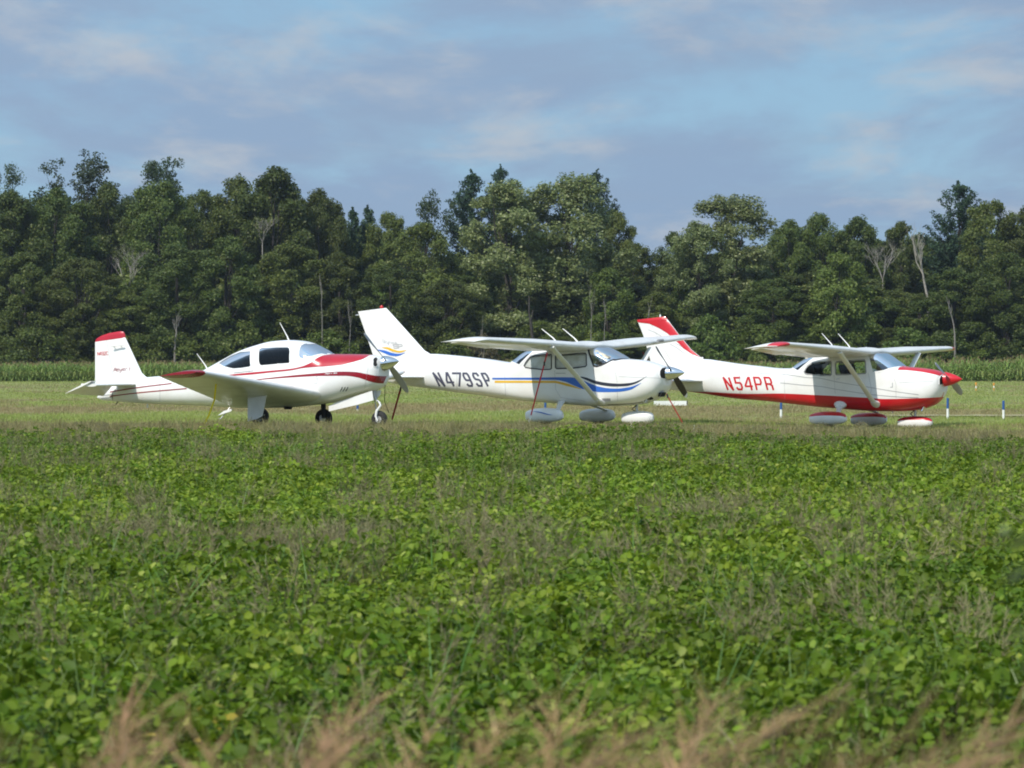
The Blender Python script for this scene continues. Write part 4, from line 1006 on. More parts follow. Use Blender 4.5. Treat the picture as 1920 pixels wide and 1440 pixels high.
# ================================================================== the maroon striped low wing airplane
A = Craft('low_wing_airplane', 25, 560, 74, 'white low wing airplane with maroon stripes, maroon wing tip and smoked cabin windows')
A.fuselage([(183, 743.5, 746.5, .02, 2), (186, 740, 748.5, .045, 2), (197, 730, 750.8, .10, 2.1), (213, 722, 752.3, .15, 2.2), (254, 713, 755.2, .21, 2.3), (280, 707, 756.7, .25, 2.4), (320, 704, 758.5, .31, 2.5), (360, 701, 760, .38, 2.55), (384, 695, 761, .43, 2.6),
    (404, 685, 762, .47, 2.7), (430, 671, 763.5, .51, 2.8), (456, 657.5, 765, .54, 2.8), (483, 648, 765.5, .56, 2.9), (517, 639.6, 765, .57, 3), (545, 637.6, 764, .57, 3), (566, 639, 762, .57, 3), (584, 643.5, 760, .57, 2.9), (606, 654, 757.5, .56, 2.7),
    (624, 664, 755, .55, 2.7), (660, 664.3, 745, .51, 2.6), (690, 665, 736, .45, 2.5), (702, 666, 732.5, .42, 2.5), (710, 668, 729, .385, 2.5), (715, 670, 725.5, .345, 2.5), (718.5, 673, 721, .29, 2.4), (720, 676, 717, .23, 2.3)])
z2 = lambda *p: [(400 + x / 4.8, 580 + y / 4.8) for x, y in p]
wa_px = [z2((42, 488), (95, 452), (160, 415), (250, 378), (335, 371), (341, 380), (341, 510), (325, 523), (250, 535), (180, 540), (95, 520))[i] for i in range(11)]
wa = A.poly(wa_px)
wb = A.poly(z2((408, 372), (415, 355), (440, 343), (560, 336), (672, 335), (690, 347), (694, 380), (692, 478), (680, 490), (560, 500), (432, 511), (413, 498), (405, 470)))
base = A.poly(z2((762, 400), (764, 425), (780, 446), (820, 452), (880, 432), (960, 409)))
xc, zc_ = A.pt(*z2((1090, 402))[0], 0); up_ = A.poly(z2((765, 370), (783, 325), (815, 308)))
xt, zt_ = A.pt(590, 640, 0)
ws = base + [(A.hit(*z2((1010, 404))[0])), (xc, zc_ - .0), (xc + .02, zc_ + .25), (xt, zt_ + .25), (xt - .02, zt_ - .06)] + up_[::-1]
o, gone = A.skin(M['white'], [wa, wb, ws], fine=(A.pt(395, 690, -.5)[0], A.pt(640, 690, 0)[0]))
A.pane(gone[0], M['glass_tint'], 'rear_window', -1); A.pane(gone[0], M['glass_tint'], 'rear_window', 1)
A.pane(gone[1], M['glass_tint'], 'side_window', -1); A.pane(gone[1], M['glass_tint'], 'side_window', 1)
A.pane(gone[2], M['glass_screen'], 'windscreen')
for w_ in (wa, wb):
    for sd in (-1, 1): A.rim(w_, .034, M['white'], 'window_frame', True, sd)
foot_ = up_[::-1] + base + [A.hit(*z2((1010, 404))[0]), (xc, zc_ + .03)]
for sd in (-1, 1): A.rim(foot_, .045, M['white'], 'windscreen_frame', False, sd)
zf = A.pt(520, 735, 0)[1]
part('cabin_floor', *box_geo((-.1, 0, zf + .04), (1.6, .80, .03)), M['charcoal'], A.root)
A.seats([(.10, -.22), (.10, .22), (-.62, -.20), (-.62, .20)], zf - .16, M['charcoal'], M['charcoal'])
part('instrument_panel', *box_geo((.55, 0, zf + .46), (.08, .74, .26)), M['charcoal'], A.root)
part('glare_shield', *box_geo((.62, 0, zf + .60), (.30, .62, .03)), M['shade'], A.root)
# tail
A.fin([(235, 632.5, 178.5, 640.5), (266, 699, 178.5, 700), (273, 706, 178.5, 712), (296, 714, 178.5, 722)], .085, M['white'], .60)
def fincap(c, rows, mat, nm):
    S = []
    for le, te, l in rows:
        ch = le - te
        S.append([le - ch * f + Vector((0, y * sg, 0)) for sg, fs in ((1, np.linspace(1, 0, 12)), (-1, np.linspace(0, 1, 12))) for f in fs for y in [5.3 * .085 * l * (.2969 * math.sqrt(f) - .126 * f - .3516 * f * f + .2843 * f ** 3 - .1036 * f ** 4) + .005]])
    return c.loft(S, mat, nm)
tl, tt = A.p3(235.3, 633, 0), A.p3(178.3, 641, 0); ml, mt = A.p3(234, 625.5, 0), A.p3(181, 635, 0); ul, ut = A.p3(226, 621, 0), A.p3(205, 624.5, 0)
fincap(A, [(tl, tt, (tl - tt).length), (ml, mt, (ml - mt).length * .93), (A.p3(231.5, 622, 0), A.p3(190, 629.5, 0), .42), (ul, ut, .05)], M['flare'], 'fin_cap')
word(A, 'N492C', (183.2, 666.4), (203, 665.4), (-.6, -6.2), .75, M['red'], 'registration_lettering', A.fin_surf, .74)
word(A, 'Meyers', (213, 696.5), (245, 694), (1.5, -8), .65, M['maroon'], 'fin_script', A.fin_surf, .85)
tube('fin_vane', [A.p3(208.5, 649.3, -.13), A.p3(231.5, 647.3, -.10)], [.022, .022], M['white2'], A.root, 8, flat=((0, 1, 0), .35)); 
for px_ in (213, 227): tube('vane_bracket', [A.p3(px_, 648.6, -.12), A.p3(px_, 648.6, -.03)], .010, M['white2'], A.root, 6)
yt = 1.95
rl, tl = A.p3(255, 720.5, -.20), A.p3(181, 722.5, -yt); ch = .80
S = []
for sg in (-1, 1):
    sec = lambda Y, le, c_: A.airfoil((le.x, Y, le.z), (le.x - c_, Y, le.z + .015), .10, camber=0)
    A.loft([A.airfoil((rl.x, sg * .0, rl.z), (rl.x - .86, 0, rl.z + .02), .10, 0, .62, camber=0), A.airfoil((rl.x, sg * .2, rl.z), (rl.x - .86, sg * .2, rl.z + .02), .10, 0, .62, camber=0), A.airfoil((tl.x, sg * yt, tl.z), (tl.x - .62, sg * yt, tl.z + .02), .10, 0, .62, camber=0)][::-sg], M['white2'], 'tailplane')
    hr, ht = rl.x - .86 * .63, tl.x - .62 * .63; E_ = []
    te_t = A.p3(123, 738, -yt - .02); te_r = A.p3(186, 742, -.45)
    for Y, hx, hz, te in ((.26, hr, rl.z + .012, None), (yt - .16, ht + .02, tl.z + .012, None)):
        f = (Y - .45) / (yt - .45); tx = te_r.x + (te_t.x - te_r.x) * f; tz = te_r.z + (te_t.z - te_r.z) * f
        E_.append(A.airfoil((hx, sg * Y, hz), (tx, sg * Y, tz), .075, camber=0))
    hl = A.p3(173, 714.5, -yt)
    for Y in (yt - .15, yt + .04): E_.append(A.airfoil((hl.x, sg * Y, hl.z), (te_t.x, sg * Y, te_t.z), .05, camber=0))
    A.loft(E_[::-sg], M['white2'], 'elevator')
for y0, y1, x1, y2 in ((733.0, 0, 255, 724.5), (738.5, 0, 255, 732)):
    pass
t1 = [(206, 735.0), (255, 727.2), (322, 719.0)]; A.band([(x, y - 1.0) for x, y in t1], [(x, y + 1.0) for x, y in t1], M['maroon'], 'maroon_stripe', rows=3, n=30)
t1 = [(206, 743), (255, 737.0), (350, 728.5)]; A.band([(x, y - 1.0) for x, y in t1], [(x, y + 1.0) for x, y in t1], M['maroon'], 'maroon_stripe', rows=3, n=30)
for yy in (741, 746):
    t1 = [(190, yy + .8), (212, yy - 1.5)]; A.band([(x, y - .35) for x, y in t1], [(x, y + .35) for x, y in t1], M['slate'], 'thin_stripe', rows=2, n=8)
A.band(z2((110, 592), (300, 572), (520, 552), (700, 535), (800, 513), (880, 478), (930, 442), (985, 418), (1062, 407)), z2((112, 601), (300, 590), (520, 568), (700, 549), (800, 529), (880, 521), (930, 518), (985, 515), (1062, 509)), M['flare'], 'maroon_stripe', rows=14, off=.006)
A.band(z2((385, 630), (700, 596), (1000, 570), (1150, 560), (1280, 564), (1380, 582), (1470, 598), (1560, 602)), z2((385, 637), (700, 613), (1000, 599), (1190, 598), (1300, 613), (1400, 645), (1480, 664), (1530, 667)), M['maroon'], 'maroon_stripe', rows=7)
A.wrap(z2((984, 515), (1070, 508), (1150, 500), (1220, 484), (1290, 465), (1380, 430), (1430, 408)), M['flare'], 'maroon_cowl_top', True, rows=40)
word(A, 'Meyers 200', z2((1005, 583))[0], z2((1112, 578))[0], (.5, -2.2), .45, M['white'], 'stripe_script', lambda a, b, f: A.skin_surf(a, b, f + .004), .85)
for k in range(3):
    x0 = 1142 + 25 * k; A.letter([[(0, 0), (.45, .45), (.8, 1)]], (z2((x0, 735))[0], z2((x0 + 22, 735))[0], z2((x0 + 2, 700))[0]), 1.3, M['dark'], 'louvre', A.skin_surf)
A.letter([[(0, 0), (1, .0), (1, 1)]], (z2((900, 668))[0], z2((932, 667))[0], z2((905, 620))[0]), .5, M['grey'], 'panel_seam', A.skin_surf)
A.letter([[(0, 0), (1, 1)]], (z2((186, 572))[0], z2((360, 555))[0], z2((186, 570))[0]), .8, M['seal'], 'drip_rail', A.skin_surf)
A.letter([[(0, 0), (0, 1)]], (A.pt and (211.5, 753.5), (213, 753), (211, 736)), .9, M['seal'], 'tail_cone_seam', A.skin_surf)
# wing
lr, tr = A.pt(600, 738, -.5), A.pt(436, 762.5, -.5); lt, tt = A.pt(384, 699, -4.45), A.pt(303, 708.5, -4.45); lt2, tt2 = A.pt(775, 704, 4.45), None
for sg in (-1, 1):
    l2 = lt; t2 = tt
    at, _ = A.wing([(0, lr, tr), (sg * .5, lr, tr), (sg * 4.42, l2, t2)], .145, M['white2'], .74, [('flap', sg * .58, sg * 2.5, 0, 12), ('aileron', sg * 2.53, sg * 4.38, 0, 12)][:2], camber=.015)
    le, te = Vector((l2[0], sg * 4.42, l2[1])), Vector((t2[0], sg * 4.42, t2[1])); S = []
    for k in range(6):
        f = math.sin(k / 5 * math.pi / 2); y = sg * (4.425 + .24 * (1 - math.cos(k / 5 * math.pi / 2)) ** .8 if k else 4.425); sh = 1 - .55 * (k / 5) ** 2.2
        a = le.lerp(te, .0 + .02 * k / 5 * 4); b = te.lerp(le, .015 * k); S.append(A.airfoil((a.x, y, a.z + .005 * k), (b.x, y, b.z + .005 * k), .145 * sh, camber=.015))
    A.loft(S[::sg] if sg > 0 else S[::-1], M['maroon'], 'wing_tip')
# undercarriage
A.wheel(A.p3(488, 782, -1.5), .205, .075, 'alu', 'main_wheel'); A.wheel(A.p3(607, 784, 1.5), .205, .078, 'alu', 'main_wheel')
A.wheel(A.p3(711.5, 786.5, 0), .185, .070, 'alu', 'nose_wheel')
tube('main_leg', [A.p3(484, 742, -1.5), A.p3(487, 782, -1.6)], .035, M['alu'], A.root); tube('main_leg', [A.p3(606, 752, 1.45), A.p3(607, 784, 1.42)], [.06, .05], M['charcoal'], A.root)
A.slab([A.p3(*p, -1.72) for p in z2((312, 800), (480, 775), (442, 962), (395, 985), (310, 1012))], .018, M['white2'], 'gear_door')
A.slab([A.p3(*p, y) for p, y in zip(z2((270, 690), (430, 690), (480, 774), (312, 799)), (-2.25, -2.25, -1.72, -1.72))], .014, M['white2'], 'gear_door')
tube('door_link', [A.p3(483, 786, -1.6), A.p3(496, 777.5, -1.62)], .012, M['alu'], A.root, 6)
A.slab([A.p3(*p, -.24) for p in z2((1040, 872), (1100, 840), (1430, 733), (1442, 818), (1300, 858), (1042, 918))], .014, M['white'], 'nose_gear_door')
A.slab([A.p3(*p, .22) for p in z2((1100, 842), (1430, 735), (1440, 790), (1100, 880))], .014, M['white2'], 'nose_gear_door')
A.slab([A.p3(*p, .05) for p in z2((1448, 735), (1510, 728), (1500, 770), (1472, 806), (1450, 800))], .03, M['white2'], 'nose_leg_door')
tube('nose_leg', [A.p3(*p, 0) for p in z2((1445, 735), (1455, 810))], .035, M['alu'], A.root)
tube('nose_fork', [A.p3(*p, y) for p, y in zip(z2((1455, 805), (1495, 840), (1506, 865), (1470, 915), (1462, 960), (1478, 1005)), (0, -.02, -.06, -.09, -.1, -.1))], [.022, .024, .024, .03, .026, .02], M['white'], A.root)
tube('torque_link', [A.p3(*p, 0) for p in z2((1450, 815), (1462, 860), (1468, 925))], .014, M['alu'], A.root, 6)
A.slab([A.p3(409, 779, -.62), A.p3(420, 770.5, -.62), A.p3(436, 766, -.62), A.p3(434, 771, -.62)], .02, M['white'], 'step_plate'); tube('step_strut', [A.p3(431, 764, -.5), A.p3(426, 771, -.56), A.p3(414, 785, -.6), A.p3(411, 785, -.6)], .014, M['alu'], A.root, 6)
tube('vent_pipe', [A.p3(276.5, 756, 0), A.p3(276.5, 764.5, 0)], .018, M['white'], A.root, 6)
tube('exhaust_stub', [A.p3(540, 763, -.2), A.p3(540, 767.5, -.2)], [.10, .08], M['dark'], A.root, 8)
tube('tail_ring', [A.p3(222, 752, 0), A.p3(217, 758, 0)], .012, M['rope'], A.root, 6)
A.aerial((542.5, 638), (524.6, 604.8), 0); A.aerial((390, 692), (369, 663), 0)
A.spinner((719, 682), (748.5, 677), .165, M['chrome']); b1 = A.blade(683, 626, M['propgrey'], .075); A.blade(765, 735, M['propgrey'], .07)
ix = A.X1 - .07
inlet(A, z2((1440, 450), (1452, 438), (1468, 436), (1474, 446), (1472, 505), (1462, 516), (1446, 512), (1438, 500)))
# ================================================================== the two high wing airplanes
def high_wing(name, yaw, px0, D, label, cfg):
    c = Craft(name, yaw, px0, D, label); c.fuselage(cfg['st'])
    holes = [c.poly(cfg['rear']), c.poly(cfg['door'])]
    base = c.poly(cfg['base']); xc, zc = c.pt(*cfg['centre'], 0); x0, z0 = c.poly([cfg['post']])[0]
    ws = [(x0, z0)] + base + [(xc - .16, zc - .02), (xc, zc), (xc + .02, zc + .9), (x0 + .0, zc + .9)]
    b0 = c.poly(cfg['bl']); xr, zr = c.pt(*cfg['blc'], 0)
    bl = [b0[0], b0[1], (b0[1][0] + .02, zr + .9), (xr, zr + .9), (xr, zr + .005)]
    holes += [ws, bl]
    _, gone = c.skin(M['white'], holes, fine=(xr - .1, xc + .15))
    for i, nm in ((0, 'rear_window'), (1, 'door_window')):
        for sd in (-1, 1):
            c.pane(gone[i], M['glass_clear'], nm, sd); c.rim(holes[i], .026, cfg['seal'], 'window_seal', True, sd)
    c.pane(gone[2], M['glass_screen'], 'windscreen'); c.pane(gone[3], M['glass_tint'], 'back_window')
    for sd in (-1, 1):
        c.rim([(x0, z0)] + base + [(xc - .16, zc - .02), (xc, zc + .03)], .036, cfg['seal2'], 'windscreen_seal', False, sd); c.rim([b0[1], b0[0], (xr, zr + .03)], .045, M['white'], 'back_window_frame', False, sd)
    # wing over the cabin
    lr, tr = c.pt(*cfg['wl'], -.56), c.pt(*cfg['wt'], -.56); lt, tt = c.pt(*cfg['tl'], -5.1), c.pt(*cfg['tt'], -5.1); zt = c.pt(*cfg['ft'], 5.3)[1]
    for sg in (-1, 1):
        dz = 0 if sg < 0 else (zt - lt[1]); f = (2.6 - .56) / (5.1 - .56)
        l1 = (lr[0], lr[1] + (lt[1] + dz - lr[1]) * f); t1 = (tr[0], tr[1] + (tt[1] + dz - tr[1]) * f); l2 = (lt[0], lt[1] + dz); t2 = (tt[0], tt[1] + dz)
        at, _ = c.wing([(0, (lr[0], lr[1] + .03), (tr[0], tr[1] + .03)), (sg * .56, lr, tr), (sg * 2.6, l1, t1), (sg * 5.05, l2, t2)], .125, M['white2'], .74, [('flap', sg * .62, sg * 2.57, R(2), 26), ('aileron', sg * 2.62, sg * 5.0, R(cfg['ail']) * -sg, 40)])
        le, te = Vector((l2[0], 0, l2[1])), Vector((t2[0], 0, t2[1])); S = []
        for k in range(8):
            q = k / 7; y = sg * (5.055 + .42 * q); sh = math.sqrt(max(.02, 1 - q ** 2.4)); a = le.lerp(te, .12 * q ** 2.2); b = te.lerp(le, .02 * q)
            S.append(c.airfoil((a.x, y, a.z - .035 * q * q), (b.x, y, b.z - .0 * q), .125 * sh, camber=.02))
        o = c.loft(S if sg > 0 else S[::-1], cfg['tipmats'], 'wing_tip', idx=(lambda k, n: 1 if abs(k - n / 2 + .5) < n * .22 else 0) if len(cfg['tipmats']) > 1 else None)
        # strut
        top = c.p3(*cfg['s0'], -2.45); bot = c.p3(*cfg['s1'], -.60)
        if sg > 0: top.y = -top.y; bot.y = -bot.y
        tube('wing_strut', [top + Vector((0, 0, .05)), bot], [.072, .072], M['white2'], c.root, 10, flat=((1, 0, 0), .42))
        tube('strut_fairing', [bot.lerp(top, -.03) + Vector((0, -sg * .12, 0)), bot.lerp(top, .04)], [cfg['fr'], .07], cfg['fair'], c.root, 12, flat=((1, 0, 0), .6))
        # main gear
        g0, g1 = c.p3(*cfg['g0'], -.48), c.p3(*cfg['g1'], -1.22); 
        if sg > 0: g0.y = -g0.y; g1.y = -g1.y
        tube('main_leg', [g0, g0.lerp(g1, .5), g1], [.085, .06, .05], cfg['legmat'], c.root, 8, flat=((1, 0, 0), .35))
        if cfg['legfair']: tube('leg_fairing', [g0 + Vector((.02, -sg * .05, .06)), g0.lerp(g1, .22)], [.20, .09], M['white2'], c.root, 12, flat=((1, 0, 0), .6))
    nb = c.p3(*cfg['wt'], -.56)
    c.pant(*cfg['p_near'], cfg['pm']); c.pant(*cfg['p_far'], cfg['pm']); c.pant(*cfg['p_nose'], cfg['pm'], w=.15)
    tube('nose_leg', [c.p3(*cfg['n0'], 0) + Vector((0, 0, .1)), c.p3(*cfg['n1'], 0)], [.035, .03], M['alu'], c.root)
    tube('nose_link', [c.p3(*cfg['n0'], -.03), c.p3(cfg['n0'][0] - 9, (cfg['n0'][1] + cfg['n1'][1]) / 2, -.04), c.p3(*cfg['n1'], -.05)], .014, M['seal'], c.root, 6)
    c.fin(cfg['fin'], .085, M['white'], .60)
    for sg in (-1, 1):
        r0 = c.p3(*cfg['st0'], -.2); S = []
        for Y, dx, cc in ((.0, 0, 1.22), (.2, 0, 1.22), (1.62, -.24, .80), (1.72, -.34, .64)):
            S.append(c.airfoil((r0.x + dx, sg * Y, r0.z), (r0.x + dx - cc, sg * Y, r0.z - .02), .09 if Y < 1.7 else .03, 0, .60, camber=0))
        c.loft(S[::-sg], M['white2'], 'tailplane'); E_ = []
        for Y, dx, cc in ((.16, 0, 1.22), (1.62, -.24, .80), (1.72, -.34, .64)):
            h = Vector((r0.x + dx - cc * .61, sg * Y, r0.z - .012)); E_.append(c.airfoil(h, h + Vector((-cc * .39, 0, -cc * .39 * math.tan(R(cfg['elev'])))), .10 if Y < 1.7 else .05, camber=0))
        c.loft(E_[::-sg], M['white2'], 'elevator')
    zf = c.pt(*cfg['floor'], 0)[1]; x1 = holes[1][0][0]
    part('cabin_floor', *box_geo((.1, 0, zf), (2.3, .95, .03)), M['charcoal'], c.root)
    c.seats([(cfg['seatx'], -.25), (cfg['seatx'], .25), (cfg['seatx'] - .85, -.25), (cfg['seatx'] - .85, .25)], zf, M['charcoal'], M['cream'])
    part('instrument_panel', *box_geo((x0 + .22, 0, zf + .62), (.08, .95, .40)), M['charcoal'], c.root)
    for b, t, Y in cfg['aer']: c.aerial(b, t, Y)
    c.spinner(*cfg['spin'])
    c.cfg = cfg; c.x0 = x0; c.holes = holes; c.zf = zf; c.gone = gone; c.ws = ws
    return c
z4 = lambda *p: [(920 + x / 4.5714, 580 + y / 4.5714) for x, y in p]
z3 = lambda *p: [(650 + x / 4.8, 560 + y / 4.8) for x, y in p]
z5 = lambda *p: [(1180 + x / 5.3333, 580 + y / 5.3333) for x, y in p]
z6 = lambda *p: [(1460 + x / 5.3333, 600 + y / 5.3333) for x, y in p]
cfgB = dict(
    st=[(706, 676, 711.5, .05, 2.0), (740, 670, 719.5, .12, 2.1), (775, 666, 724.5, .18, 2.2), (808, 663.5, 728.5, .25, 2.4), (860, 667, 736, .33, 2.6), (920, 674, 743, .42, 2.9), (962, 679.5, 748.5, .49, 3.3), (978, 671, 750.5, .51, 3.8), (994, 660, 752, .53, 4.5), (1008, 654.5, 753, .545, 5), (1040, 651, 755.5, .555, 5),
        (1090, 648, 759.5, .565, 5), (1118, 647, 761.2, .565, 5), (1132, 650, 761.6, .56, 4.6), (1156, 661.5, 761.2, .555, 3.9), (1180, 673, 760, .545, 3.2), (1204, 675, 757, .53, 2.9), (1226, 680, 750.5, .50, 2.7), (1234, 682.5, 746.5, .475, 2.6), (1241, 685, 740.5, .435, 2.6), (1246, 687.5, 734, .38, 2.5), (1249.5, 690.5, 728, .315, 2.4), (1251, 694, 723, .24, 2.3)],
    rear=z4((286, 482), (300, 455), (332, 415), (372, 398), (440, 390), (520, 387), (522, 400), (522, 505), (510, 514), (440, 516), (300, 499)), door=z4((556, 400), (600, 394), (665, 388), (740, 380), (812, 377), (820, 388), (822, 480), (812, 490), (700, 505), (566, 508), (556, 498)),
    base=z4((884, 486), (910, 490), (950, 478), (1000, 455), (1050, 432)), post=z4((838, 340))[0], centre=(1182, 673.5), bl=z3((1555, 600), (1655, 500)), blc=(966, 679), seal=M['seal'], seal2=M['seal'],
    wl=(1110, 650), wt=(992, 657.5), tl=(915, 637), tt=(841, 641.5), ft=(1318, 632.5), ail=5, tipmats=[M['white2']], s0=(1034, 655), s1=(1122, 753), fair=M['white2'], fr=.09, g0=(1053, 753), g1=(1044, 772), legmat=M['white2'], legfair=False,
    p_near=(1022, 779, -1.32, 67, 27), p_far=(1121, 779, 1.32, 63, 26), p_nose=(1196.5, 783.5, 0, 57, 25), pm=[M['white']], n0=(1194, 760), n1=(1194, 774),
    fin=[(724, 577.5, 671.5, 584), (730, 583.5, 673, 589), (796, 657, 696, 655), (806, 663, 700, 668), (820, 672, 705, 682)], st0=(797, 707), elev=8, floor=(1060, 738), seatx=.25,
    aer=[((1043.6, 639), (1015.4, 616.5), -.2), ((1084, 640), (1055, 616), -.05)], spin=((1252.5, 700), (1284, 698.8), .155, M['chrome']))
B = high_wing('high_wing_airplane', 28, 1080, 77.5, 'white high wing airplane with blue and yellow swoosh stripes, parked between the other two', cfgB)
# prints
B.band(z4((15, 587), (400, 585), (600, 582), (690, 583), (760, 597), (850, 635), (920, 660), (1000, 675), (1080, 679), (1190, 666), (1292, 631)), z4((15, 602), (400, 604), (550, 605), (640, 621), (720, 655), (800, 685), (870, 702), (960, 710), (1080, 708), (1190, 692), (1292, 633)), M['blue'], 'blue_stripe', rows=7, n=90)
B.band(z4((735, 572), (800, 580), (900, 612), (1000, 630), (1100, 637), (1200, 630), (1280, 605), (1340, 571)), z4((735, 574), (800, 597), (900, 639), (960, 652), (1060, 662), (1160, 658), (1240, 638), (1340, 573)), M['black'], 'black_stripe', rows=6)
B.band(z4((35, 612), (540, 613), (650, 634), (775, 681)), z4((35, 630), (540, 631), (650, 656), (775, 685)), M['yellow'], 'yellow_stripe', rows=5)
def fband(c, top, bot, mat, name, n=24, rows=3):
    a, b = np.array(top), np.array(bot); V = []
    for i in range(n):
        t = i / (n - 1); xa = a[0, 0] + (a[-1, 0] - a[0, 0]) * t; xb = b[0, 0] + (b[-1, 0] - b[0, 0]) * t; ya = float(pchip(a[:, 0], a[:, 1])(xa)); yb = float(pchip(b[:, 0], b[:, 1])(xb))
        for j in range(rows): q = j / (rows - 1); V.append(c.fin_surf(xa + (xb - xa) * q, ya + (yb - ya) * q, .005))
    return part(name, V, [(i * rows + j, (i + 1) * rows + j, (i + 1) * rows + j + 1, i * rows + j + 1) for i in range(n - 1) for j in range(rows - 1)], mat, c.root)
fband(B, z3((318, 438), (360, 436), (420, 456), (470, 470), (542, 462)), z3((318, 440), (360, 452), (420, 477), (480, 485), (542, 464)), M['yellow'], 'yellow_swoosh')
fband(B, z3((270, 457), (340, 465), (420, 490), (470, 496), (532, 484)), z3((270, 459), (340, 490), (400, 513), (450, 517), (532, 486)), M['blue'], 'blue_swoosh')
word(B, 'Skyhawk', z3((325, 396))[0], z3((462, 412))[0], (-1.2, -6), .6, M['silver'], 'fin_script', B.fin_surf, .85)
word(B, 'SP', z3((425, 446))[0], z3((505, 444))[0], (-1.5, -7), 1.6, M['silver'], 'fin_lettering', B.fin_surf, .8)
k_ = 180 / 1920
for ch, bl, br, tl in (('N', (470, 458), (572, 458), (345, 208)), ('4', (617, 458), (757, 458), (612, 208)), ('7', (735, 460), (882, 460), (735, 212)), ('9', (1040, 462), (1140, 462), (930, 215)), ('S', (1235, 462), (1335, 462), (1125, 215)), ('P', (1435, 462), (1525, 462), (1310, 217))):
    f = lambda p: (780 + p[0] * k_, 680 + p[1] * k_)
    B.letter(G[ch] if ch != '4' else [[(.88, 0), (.25, 1), (.05, 1), (.02, .45), (.18, .26), (.92, .26)]] if False else [[(.98, 0), (.12, 1), (-.02, 1), (.0, .42), (.12, .26), (.95, .26)]] if ch == '4' else G[ch], (f(bl), f(br), f(tl)), 3.6, M['slate'], 'registration_lettering', B.skin_surf)
# sunshades, beacon, lamp, pipes
for i in (0, 1):
    B.pane(B.gone[i], M['shade'], 'sunshade', -1, .965)
sx = B.x0
V = []
for i in range(9):
    for j in range(9):
        f, g = i / 8, j / 8; x = sx + .04 + .50 * f; z_hi = float(B.fT(x)) - .06; z_lo = B.poly([z4((884, 486))[0]])[0][1] + .03 + .16 * f; w = B.sec(x)[2] * .90
        V.append(Vector((x, -w + .03 + .02 * math.sin(i * 2.3 + j), z_lo + (max(z_hi, z_lo + .02) - z_lo) * g)))
part('sunshade', V, [(i * 9 + j, (i + 1) * 9 + j, (i + 1) * 9 + j + 1, i * 9 + j + 1) for i in range(2, 8) for j in range(8)], M['foil'], B.root, True)
part('sunshade', [v + Vector((0, -.012, 0)) for v in V], [(i * 9 + j, (i + 1) * 9 + j, (i + 1) * 9 + j + 1, i * 9 + j + 1) for i in range(1, 4) for j in range(1, 6)], M['green_patch'], B.root, True)
tube('beacon', [B.p3(715.6, 578, 0), B.p3(715.6, 575.5, 0), B.p3(715.6, 572.3, 0)], [.04, .045, .02], M['beacon'], B.root, 10)
tube('tail_light', [B.p3(673, 590.5, 0), B.p3(667, 591, 0)], [.02, .014], M['alu'], B.root, 6)
tube('exhaust_pipe', [B.p3(1221, 744, -.22), B.p3(1216, 748, -.23), B.p3(1211, 755, -.24)], [.035, .045, .045], M['alu'], B.root, 10)
tube('exhaust_hole', [B.p3(1214, 746, -.25), B.p3(1223, 745, -.25)], [.05, .05], M['dark'], B.root, 10)
B.slab([B.p3(*p, -.10) for p in z4((1452, 748), (1462, 712), (1488, 712), (1472, 750))], .22, M['dark'], 'cowl_outlet')
B.letter([[(0, .5), (1, .5)]], (z4((965, 788))[0], z4((1018, 788))[0], z4((965, 762))[0]), 5.2, M['grey'], 'side_vent', B.skin_surf)
B.letter([[(0, .5), (1, .5)]], (z4((560, 552))[0], z4((640, 552))[0], z4((560, 544))[0]), 1.0, M['grey'], 'door_handle', B.skin_surf)
inlet(B, z4((1448, 560), (1450, 530), (1466, 508), (1500, 500), (1504, 520), (1500, 590), (1480, 594), (1456, 585)))
B.blade(1229.6, 650, M['propblack'], .075); B.blade(1288, 744, M['propblack'], .075, M['white'])
tube('landing_light', [B.p3(1233.5, 639, 2.6) + Vector((.0, 0, 0)), B.p3(1243, 638, 2.85)], [.032, .032], M['grey'], B.root, 8)
tube('fuel_vent', [B.p3(918, 742, 0), B.p3(944, 746, 0)], [.04, .04], M['alu'], B.root, 8, flat=((0, 1, 0), .6))
for ctr, Y in (((1022, 779), -1.32),):
    V = []
    for i in range(14):
        t = i / 13; px_ = 999 + 37 * t; py_ = 771.5 + 6.5 * (t * t * (3 - 2 * t)) ** 1.2; hw = 1.6 * math.sin(math.pi * min(1, max(0, t))) ** .8 + .1
        for q in (-1, 1): V.append(B.p3(px_, py_ + q * hw * .6, Y - .185))
    part('pant_swoosh', V, [(2 * i, 2 * i + 1, 2 * i + 3, 2 * i + 2) for i in range(13)], M['blue'], B.root)
